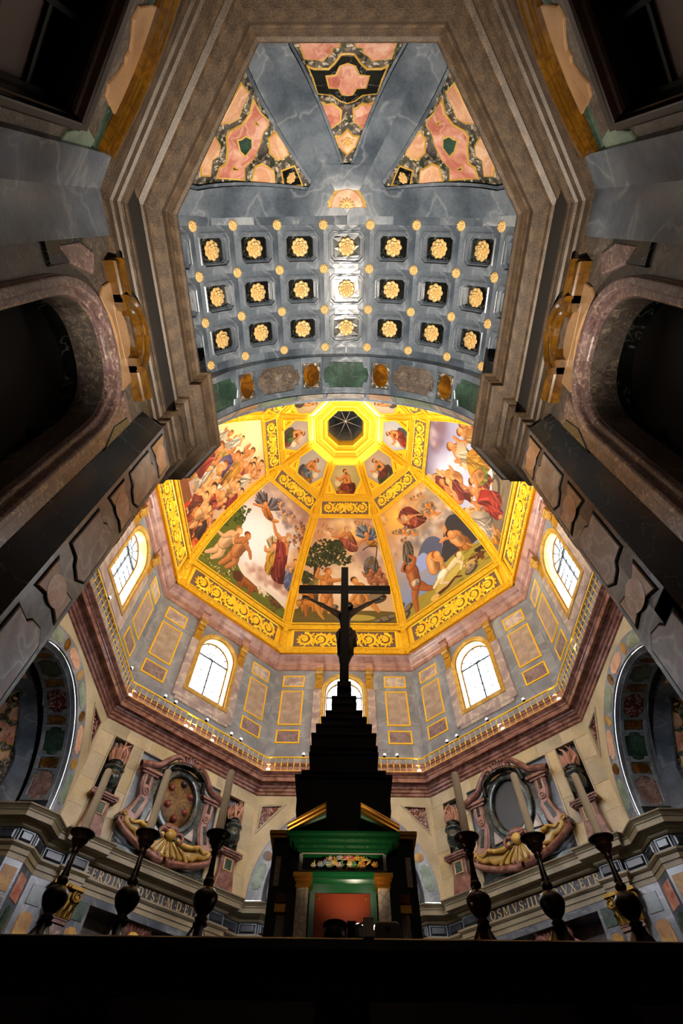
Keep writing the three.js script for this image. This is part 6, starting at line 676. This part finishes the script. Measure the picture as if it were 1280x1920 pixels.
// tabernacle: a small temple of dark stone with a green front lit by a hidden lamp
{
  const t = thing('tabernacle', 'dark stepped tabernacle with lit green front and gilded broken pediment, carrying the crucifix', 'tabernacle', [0, AY, -4.575]);
  const Y = (v) => v * B - AY, X = (v) => v * B, S = (name, list, m, p = t) => solid(name, list, m, p), bxx = (x0, x1, y0, y1, z0, z1) => box(X(x0), X(x1), Y(y0), Y(y1), z0, z1);
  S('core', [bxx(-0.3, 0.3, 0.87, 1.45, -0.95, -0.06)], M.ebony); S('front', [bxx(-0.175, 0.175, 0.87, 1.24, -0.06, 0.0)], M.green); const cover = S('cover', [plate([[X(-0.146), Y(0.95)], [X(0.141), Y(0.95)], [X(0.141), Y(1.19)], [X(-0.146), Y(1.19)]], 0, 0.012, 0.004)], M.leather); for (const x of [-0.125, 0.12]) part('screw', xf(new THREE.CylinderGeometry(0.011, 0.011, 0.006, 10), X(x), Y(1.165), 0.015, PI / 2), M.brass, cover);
  const mould = (x, prof, m, name) => { const L = []; for (let k = 0; k < prof.length - 1; k++) { const [o0, y0] = prof[k], [o1, y1] = prof[k + 1]; const P = [[-X(x) - o0, Y(y0), o0], [X(x) + o0, Y(y0), o0], [X(x) + o1, Y(y1), o1], [-X(x) - o1, Y(y1), o1]], Q = [[X(x) + o0, Y(y0), o0], [X(x) + o0, Y(y0), -0.7], [X(x) + o1, Y(y1), -0.7], [X(x) + o1, Y(y1), o1]], R = Q.map(([a, b, c]) => [-a, b, c]); const v = []; for (const q of [P, Q, R]) v.push(...q[0], ...q[1], ...q[2], ...q[0], ...q[2], ...q[3]); const g = new THREE.BufferGeometry(); g.setAttribute('position', new THREE.Float32BufferAttribute(v, 3)); g.computeVertexNormals(); L.push(g); } return S(name, L, m); };
  mould(0.18, [[-0.02, 1.236], [0.02, 1.24], [0.03, 1.248], [0.03, 1.255], [0.032, 1.262], [0.045, 1.268], [0.05, 1.278], [-0.02, 1.282]], M.green, 'lower_cornice');
  S('frieze', [bxx(-0.24, 0.24, 1.285, 1.385, -0.5, -0.02)], M.ebony); S('frieze_border', [plate(rectPts(X(-0.243), X(0.237), Y(1.292), Y(1.39)), -0.02, 0.012, 0.001, [rectPts(X(-0.224), X(0.22), Y(1.296), Y(1.375))])], M.agate); S('frieze_fillet', [bxx(-0.23, 0.225, 1.374, 1.378, 0, 0.02)], M.paper);
  { const fl = new THREE.Group(); fl.name = 'flower_panel'; t.add(fl); const pal = ['#c2564a', '#d9a23a', '#5f8f5a', '#d8b0a0', '#7a9ab0', '#c98a3a', '#e0d0a0'].map((q) => std({ color: q, roughness: 0.35 })); const G = new THREE.IcosahedronGeometry(1, 1); const petalsAt = (x, y, r, m) => { const L = []; for (let k = 0; k < 6; k++) { const a = k * PI / 3; L.push(xf(G.clone(), x + r * 0.6 * Math.cos(a), y + r * 0.6 * Math.sin(a), 0.004, 0, 0, a, [r * 0.5, r * 0.32, 0.006])); } L.push(blob(x, y, 0.008, r * 0.25, r * 0.25, 0.006)); part('flower', boxUV(join(L)), m, fl); };
    for (let i = 0; i < 64; i++) { const u = rr(-1, 1) * rr(0.5, 1), x = u * 0.29, y = Y(1.335) + rr(-0.048, 0.048) * (1.1 - Math.abs(u) * 0.7); if (i % 2) petalsAt(x, y, rr(0.014, 0.028), pal[i % 7]); else part('leaf', boxUV(xf(G.clone(), x, y, 0.002, 0, 0, rr(0, 3), [0.03, 0.009, 0.005])), pal[[2, 5, 1][i % 3]], fl); } }
  mould(0.235, [[-0.02, 1.365], [0.01, 1.37], [0.015, 1.382], [0.03, 1.388], [0.035, 1.398], [0.06, 1.404], [0.065, 1.418], [0.1, 1.424], [0.105, 1.44], [0.125, 1.446], [0.13, 1.456], [-0.02, 1.462]], M.green, 'main_cornice');
  // broken pediment
  for (const s of [-1, 1]) { const P = (pts) => { const q = pts.map(([x, y]) => [X(x) * s, Y(y)]); return s < 0 ? q.reverse() : q; }; S('pediment_slope', [plate(P([[0.1, 1.582], [0.315, 1.466], [0.315, 1.485], [0.1, 1.605]]), -0.3, 0.17, 0.01), plate(P([[0.1, 1.568], [0.312, 1.455], [0.312, 1.468], [0.1, 1.584]]), -0.3, 0.14, 0.01)], M.brass); S('pediment_soffit', [plate(P([[0.1, 1.545], [0.305, 1.452], [0.305, 1.457], [0.1, 1.57]]), -0.3, 0.1, 0.01)], M.greenPale); }
  S('attic', [bxx(-0.28, 0.28, 1.45, 1.74, -0.9, -0.12)], M.ebony); for (const s of [-1, 1]) { const bs = (a, b, ...r) => bxx(Math.min(s * a, s * b), Math.max(s * a, s * b), ...r); S('side_wing', [bs(0.28, 0.42, 0.87, 1.545, -0.9, -0.3)], M.ebony); S('wing_cap', [bs(0.33, 0.445, 1.56, 1.58, -0.95, -0.24), bs(0.34, 0.435, 1.545, 1.56, -0.95, -0.26)], M.brass); }
  // two little pilasters in front, with gilt capitals
  for (const s of [-1, 1]) { const x = s * 0.212; S('pilaster', [bxx(x - 0.03, x + 0.03, 0.87, 1.198, -0.05, 0.07)], M.alabaster); S('capital', [bxx(x - 0.036, x + 0.036, 1.197, 1.206, -0.05, 0.085), bxx(x - 0.034, x + 0.034, 1.206, 1.222, -0.05, 0.075), bxx(x - 0.042, x + 0.042, 1.222, 1.236, -0.05, 0.1), bxx(x - 0.05, x + 0.05, 1.236, 1.256, -0.05, 0.12)], M.brass); S('side_pilaster', [bxx(s * 0.33 - 0.025, s * 0.33 + 0.025, 0.87, 1.15, -0.3, -0.2)], M.alabaster); S('side_capital', [bxx(s * 0.33 - 0.035, s * 0.33 + 0.035, 1.15, 1.19, -0.32, -0.17)], M.brass); S('side_entablature', [bxx(Math.min(s * 0.25, s * 0.36), Math.max(s * 0.25, s * 0.36), 1.19, 1.23, -0.3, -0.15)], M.leather); S('wing_inlay', [bxx(s * 0.38 - 0.015, s * 0.38 + 0.015, 1.3, 1.45, -0.32, -0.29)], M.alabaster); }
  // receding upper stages
  const tier = (w, y0, y1, z0, z1, lip = 0.012) => [bxx(-w, w, y0, y1 - 0.012, z0, z1), bxx(-w - lip, w + lip, y1 - 0.016, y1, z0 - 0.02, z1 + 0.02)];
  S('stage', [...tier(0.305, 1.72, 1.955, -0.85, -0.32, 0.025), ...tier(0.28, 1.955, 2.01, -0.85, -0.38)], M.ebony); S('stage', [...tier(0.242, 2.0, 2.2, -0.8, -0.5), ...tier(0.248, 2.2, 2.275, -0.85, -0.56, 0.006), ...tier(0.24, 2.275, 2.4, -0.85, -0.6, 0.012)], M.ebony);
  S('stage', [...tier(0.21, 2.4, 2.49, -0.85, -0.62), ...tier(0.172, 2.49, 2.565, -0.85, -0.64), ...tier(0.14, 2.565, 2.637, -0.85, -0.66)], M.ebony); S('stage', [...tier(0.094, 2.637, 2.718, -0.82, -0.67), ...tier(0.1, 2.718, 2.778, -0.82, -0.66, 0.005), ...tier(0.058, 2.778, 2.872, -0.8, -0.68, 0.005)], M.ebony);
}
{
  const c = thing('crucifix', 'tall dark cross with a bronze hanging figure seen from behind, on top of the tabernacle', 'crucifix', [0, 2.872 * B, -5.31]);
  const y = (v) => (v - 2.872) * B; solid('upright', [plate(rectPts(-0.06, 0.06, 0, y(4.58)), 0, 0.07, 0.008)], M.ebony, c); solid('crossbeam', [plate(rectPts(-0.75, 0.745, y(4.155), y(4.255)), 0.004, 0.066, 0.008)], M.ebony, c); solid('socket', [box(-0.09, 0.09, 0, 0.08, -0.03, 0.1)], M.ebony, c);
  // body: smooth union of tapered bones, meshed
  const J = { neck: [0.0, 1.63, -0.1], head: [0.045, 1.71, -0.16], chest: [0, 1.46, -0.1], belly: [0.015, 1.24, -0.09], hip: [0.03, 1.1, -0.08], shL: [-0.15, 1.58, -0.08], shR: [0.15, 1.6, -0.08], elL: [-0.36, 1.71, -0.05], elR: [0.37, 1.74, -0.05], haL: [-0.6, 1.86, -0.03], haR: [0.6, 1.88, -0.03], hL: [-0.06, 1.08, -0.07], hR: [0.1, 1.08, -0.07], kL: [-0.06, 0.78, -0.16], kR: [0.09, 0.8, -0.17], aL: [-0.03, 0.45, -0.05], aR: [0.02, 0.47, -0.07], fL: [-0.02, 0.36, -0.1], fR: [0.015, 0.37, -0.13] };
  const bones = [['neck', 'chest', 0.05, 0.11], ['chest', 'belly', 0.125, 0.09], ['belly', 'hip', 0.09, 0.11], ['neck', 'head', 0.05, 0.06], ['head', 'head', 0.085, 0.085], ['chest', 'shL', 0.09, 0.062], ['chest', 'shR', 0.09, 0.062], ['shL', 'elL', 0.058, 0.042], ['shR', 'elR', 0.058, 0.042], ['elL', 'haL', 0.042, 0.026], ['elR', 'haR', 0.042, 0.026], ['hip', 'hL', 0.1, 0.09], ['hip', 'hR', 0.1, 0.09], ['hL', 'kL', 0.085, 0.055], ['hR', 'kR', 0.085, 0.055], ['kL', 'aL', 0.055, 0.032], ['kR', 'aR', 0.055, 0.032], ['aL', 'fL', 0.034, 0.024], ['aR', 'fR', 0.034, 0.024]];
  for (const s of ['L', 'R']) { const h = J['ha' + s], e = s === 'L' ? -1 : 1; for (let k = 0; k < 5; k++) { J['f' + s + k] = [h[0] + e * (k === 4 ? 0.02 : 0.075), h[1] + 0.03 * (k - 1.2) + (k === 4 ? -0.09 : 0.02), h[2] + 0.005]; bones.push(['ha' + s, 'f' + s + k, 0.013, 0.009]); } }
  const N = 88, size = 0.82, cy = 1.12, mc = new MarchingCubes(N, new THREE.MeshBasicMaterial(), false, false, 400000); mc.isolation = 0; const pt = V3();
  for (let k = 0; k < N; k++) for (let j = 0; j < N; j++) for (let i = 0; i < N; i++) {
    const px = (i - N / 2) / (N / 2) * size, py = cy + (j - N / 2) / (N / 2) * size, pz = -0.1 + (k - N / 2) / (N / 2) * size; let acc = 9;
    if (Math.abs(pz + 0.1) < 0.3) for (const [a, b, ra, rb] of bones) { const A = J[a], C = J[b], dx = C[0] - A[0], dy = C[1] - A[1], dz = C[2] - A[2], l = dx * dx + dy * dy + dz * dz || 1, t = clamp(((px - A[0]) * dx + (py - A[1]) * dy + (pz - A[2]) * dz) / l); const d = Math.hypot(px - A[0] - dx * t, py - A[1] - dy * t, pz - A[2] - dz * t) - mix(ra, rb, t) * (ra < 0.02 ? 1 : 0.76); const K = 0.03, h = clamp(0.5 + 0.5 * (acc - d) / K); acc = mix(acc, d, h) - K * h * (1 - h); }
    mc.field[i + j * N + k * N * N] = -acc;
  }
  mc.update(); const P = mc.positionArray.slice(0, mc.count * 3), Nn = mc.normalArray.slice(0, mc.count * 3); for (let i = 0; i < P.length; i += 3) { P[i] *= size; P[i + 1] = P[i + 1] * size + cy; P[i + 2] = P[i + 2] * size - 0.1; }
  const g = new THREE.BufferGeometry(); g.setAttribute('position', new THREE.BufferAttribute(P, 3)); g.setAttribute('normal', new THREE.BufferAttribute(Nn, 3)); const b = part('body', ni(g), M.bronzeDark ??= std({ color: '#241a12', roughness: 0.4, metalness: 0.5 }), c); M.bronzeDark.side = THREE.DoubleSide;
  { const L = []; for (let k = 0; k < 9; k++) { const a = k * 2 * PI / 9; L.push(taper([[0.02 + 0.085 * Math.cos(a), 1.16, -0.08 + 0.08 * Math.sin(a)], [0.03 + 0.095 * Math.cos(a), 1.07, -0.08 + 0.085 * Math.sin(a)], [0.03 + 0.09 * Math.cos(a + 0.2), 0.97, -0.09 + 0.08 * Math.sin(a + 0.2)]], 0.036, 0.026, 8, 6)); } L.push(taper([[0.1, 1.14, -0.08], [0.15, 1.1, -0.08], [0.145, 1.0, -0.09], [0.16, 0.88, -0.09]], 0.042, 0.032, 10, 7), blob(0.13, 1.13, -0.08, 0.05, 0.045, 0.05)); part('loincloth', boxUV(join(L)), M.bronzeDark, c); }
  { const L = []; for (let k = 0; k < 14; k++) { const a = k * 0.45; L.push(blob(0.045 + 0.07 * Math.cos(a), 1.73 + 0.05 * Math.sin(a * 1.7), -0.15 + 0.07 * Math.sin(a), 0.035, 0.05, 0.035)); } part('hair', boxUV(join(L)), M.bronzeDark, b); }
}
// small things left on the altar
{
  const z = AZ - 0.12; const tin = thing('tin', 'dark round tin with a lid on the altar, left of the small boxes', 'tin', [-0.05, AY, z]); part('can', boxUV(lathe([[0.001, 0], [0.075, 0], [0.075, 0.09], [0.001, 0.09]], 24)), M.iron, tin); part('lid', boxUV(lathe([[0.001, 0.09], [0.079, 0.09], [0.079, 0.108], [0.072, 0.112], [0.001, 0.112]], 24)), M.black, tin);
  const db = thing('dark_box', 'narrow black box standing between the round tin and the white carton', 'box', [0.058, AY, z]); solid('carton', [plate(rectPts(-0.028, 0.028, 0, 0.11), -0.03, 0.03, 0.004)], M.black, db); solid('lid', [box(-0.029, 0.029, 0.11, 0.116, -0.031, 0.031)], M.ebony, db);
  const wb = thing('white_carton', 'tall pale carton on the altar, right of the narrow black box', 'box', [0.165, AY - 0.02, z + 0.1]); solid('carton', [plate(rectPts(-0.033, 0.033, 0.02, 0.118), -0.03, 0.03, 0.003)], M.paper, wb); solid('flap', [box(-0.033, 0.033, 0.118, 0.121, -0.03, 0.03)], M.paper, wb);
  const sp = thing('round_edged_box', 'squat brown box with rounded edges, rightmost of the small things on the altar', 'box', [0.29, AY, z]); solid('case', [plate([[-0.085, 0], [0.085, 0], [0.09, 0.05], [0.08, 0.1], [0.06, 0.112], [-0.06, 0.112], [-0.08, 0.1], [-0.09, 0.05]], -0.06, 0.06, 0.02, [], 3)], std({ color: '#4a3d33', roughness: 0.5 }), sp); solid('latch', [box(-0.015, 0.015, 0.05, 0.075, 0.06, 0.067)], M.iron, sp);
}
// ---------------------------------------------------------------- lamps
const lampBody = boxUV(join([xf(new THREE.CylinderGeometry(0.1, 0.085, 0.26, 14), 0, 0, -0.1, PI / 2), xf(new THREE.TorusGeometry(0.1, 0.015, 6, 16), 0, 0, 0.02)])), lampLens = new THREE.SphereGeometry(0.105, 16, 8, 0, 2 * PI, 0, PI / 2).rotateX(PI / 2).scale(1, 1, 0.9), yoke = boxUV(join([box(-0.13, -0.115, -0.2, 0.02, -0.12, -0.08), box(0.115, 0.13, -0.2, 0.02, -0.12, -0.08), box(-0.13, 0.13, -0.215, -0.2, -0.12, -0.08)]));
function lamp(deg, x, y, a, label, aim, power, { angle = 0.75, colour = '#fff2de', glow = true, group = 'gallery spotlights', k = 1, blend = 0.8 } = {}) {
  const o = face(thing('spotlight', label, 'spotlight', [0, 0, 0], 0, group), deg, x, y, a); o.rotation.set(0, 0, 0); const dir = V3(...aim).sub(o.position).normalize(); o.quaternion.setFromUnitVectors(V3(0, 0, 1), dir); o.scale.setScalar(k);
  part('housing', lampBody, M.iron, o); part('yoke', yoke, M.iron, o); const l = part('lens', lampLens, M.lens, o); l.position.z = 0.03;
  const s = new THREE.SpotLight(colour, power, 0, angle, blend, 2); s.castShadow = true; s.shadow.radius = 3; s.position.copy(o.position).addScaledVector(dir, 0.13 * k); s.target.position.set(...aim); scene.add(s, s.target); return o;
}
const H_RAIL = 21.6, H_FLR = 20.55, up = (x, y, z) => [x, y, z];
const FL = [[45, -3.21, H_RAIL, 13.46, 'first on the left rail from the left corner'], [45, -2.38, H_RAIL, 13.46, 'second on the left rail from the left corner'], [45, 0.21, H_RAIL, 13.46, 'third on the left rail, under the left window'], [45, 2.33, H_RAIL, 13.46, 'fourth on the left rail'], [45, 3.19, H_RAIL, 13.46, 'fifth on the left rail, nearest the far wall'], [45, -5.33, H_FLR, 13.72, 'large bright lamp on the ledge at the left corner'], [45, -1.04, H_FLR, 13.72, 'left of the bright pair on the left ledge'], [45, -0.62, H_FLR, 13.72, 'right of the bright pair on the left ledge'], [45, 1.09, H_FLR, 13.72, 'small cool lamp on the left ledge right of the pair'], [0, -5.35, H_FLR, 13.72, 'bright lamp on the ledge where left and far walls meet'], [0, -2.9, H_RAIL, 13.46, 'single lamp on the far rail, left of the cross'], [0, 2.95, H_RAIL, 13.46, 'inner of two on the far rail, right of the cross'], [0, 3.85, H_RAIL, 13.46, 'outer of two on the far rail, right of the cross'], [0, 5.35, H_FLR, 13.72, 'bright lamp on the ledge where far and right walls meet'], [-45, -3.19, H_RAIL, 13.46, 'first on the right rail from the far wall'], [-45, -2.31, H_RAIL, 13.46, 'second on the right rail from the far wall'], [-45, 0.24, H_RAIL, 13.46, 'third on the right rail, under the right window'], [-45, 3.18, H_RAIL, 13.46, 'fourth on the right rail, nearest the right corner'], [-45, 1.07, H_FLR, 13.72, 'bright lamp on the right ledge under the window'], [-45, 5.3, H_FLR, 13.72, 'large bright lamp on the ledge at the right corner'], [90, 4.6, H_RAIL, 13.46, 'lamp on the far left rail nearest the left corner'], [90, -1.2, H_RAIL, 13.46, 'lamp on the far left rail beside the piers'], [-90, -1.6, H_FLR, 13.72, 'small lamp on the far right ledge beside the piers']];
FL.forEach(([deg, x, y, a, label], i) => { const t = deg * PI / 180, s = i % 3; const rail = y > 21; const opp = rail ? [9.5 * Math.sin(t + (s - 1) * 0.8), 37.5, CZ + 9.5 * Math.cos(t + (s - 1) * 0.8)] : [9 * Math.sin(t) + 3 * (s - 1), 40, CZ + 9 * Math.cos(t)]; lamp(deg, x, y, a, 'gallery spotlight, ' + label, opp, POWER.dome, { angle: rail ? 0.7 : 0.6, k: rail ? 0.85 : 1.2 }); });
for (const [deg, x, tx, ty, tz, where] of [[135, 3.2, 10, 15.5, -31, 'first on the near left ledge'], [135, 0, 13, 16, -24, 'second on the near left ledge'], [135, -3.2, 4, 15, -34, 'third on the near left ledge'], [-135, -3.2, -10, 15.5, -31, 'first on the near right ledge'], [-135, 0, -13, 16, -24, 'second on the near right ledge'], [-135, 3.2, -4, 15, -34, 'third on the near right ledge']]) lamp(deg, x, H_FLR + 0.5, 13.72, 'gallery floodlight turned to the far walls, ' + where, [tx, ty, tz], POWER.wall, { angle: 0.42, k: 1.2, colour: '#f3f2ff', blend: 1 });
// a flood lying on the altar behind its edge, turned up to the vault, and a small lamp for the tabernacle's front
lamp(180, -0.25, AY + 0.06, 15.98, 'small floodlight lying on the altar, turned up to the coffered vault', [0.0, 16.5, -0.9], POWER.vault, { angle: 0.62, colour: '#fff0dc', group: 'altar lamps', k: 0.5, blend: 1 });
// reading lamp on the altar that lights the green front
lamp(180, -0.11, AY + 0.12, 15.84, 'little lamp lying on the altar in front of the tabernacle', [0.0, 2.12, -4.6], POWER.altar, { angle: 0.75, colour: '#ffeccc', group: 'altar lamps', k: 0.35 });
for (const s of [-1, 1]) lamp(180, -s * 0.5, 4.8, 23.4, 'small spotlight on the back wall behind the camera for the candles on the ' + (s < 0 ? 'left' : 'right'), [s * 1.62, 2.6, -4.1], POWER.back, { angle: 0.125, colour: '#fff0dc', group: 'altar lamps', k: 0.8, blend: 0.6 });
scene.traverse((o) => { if (o.isMesh) o.castShadow = o.receiveShadow = true; });
renderer.render(scene, camera);
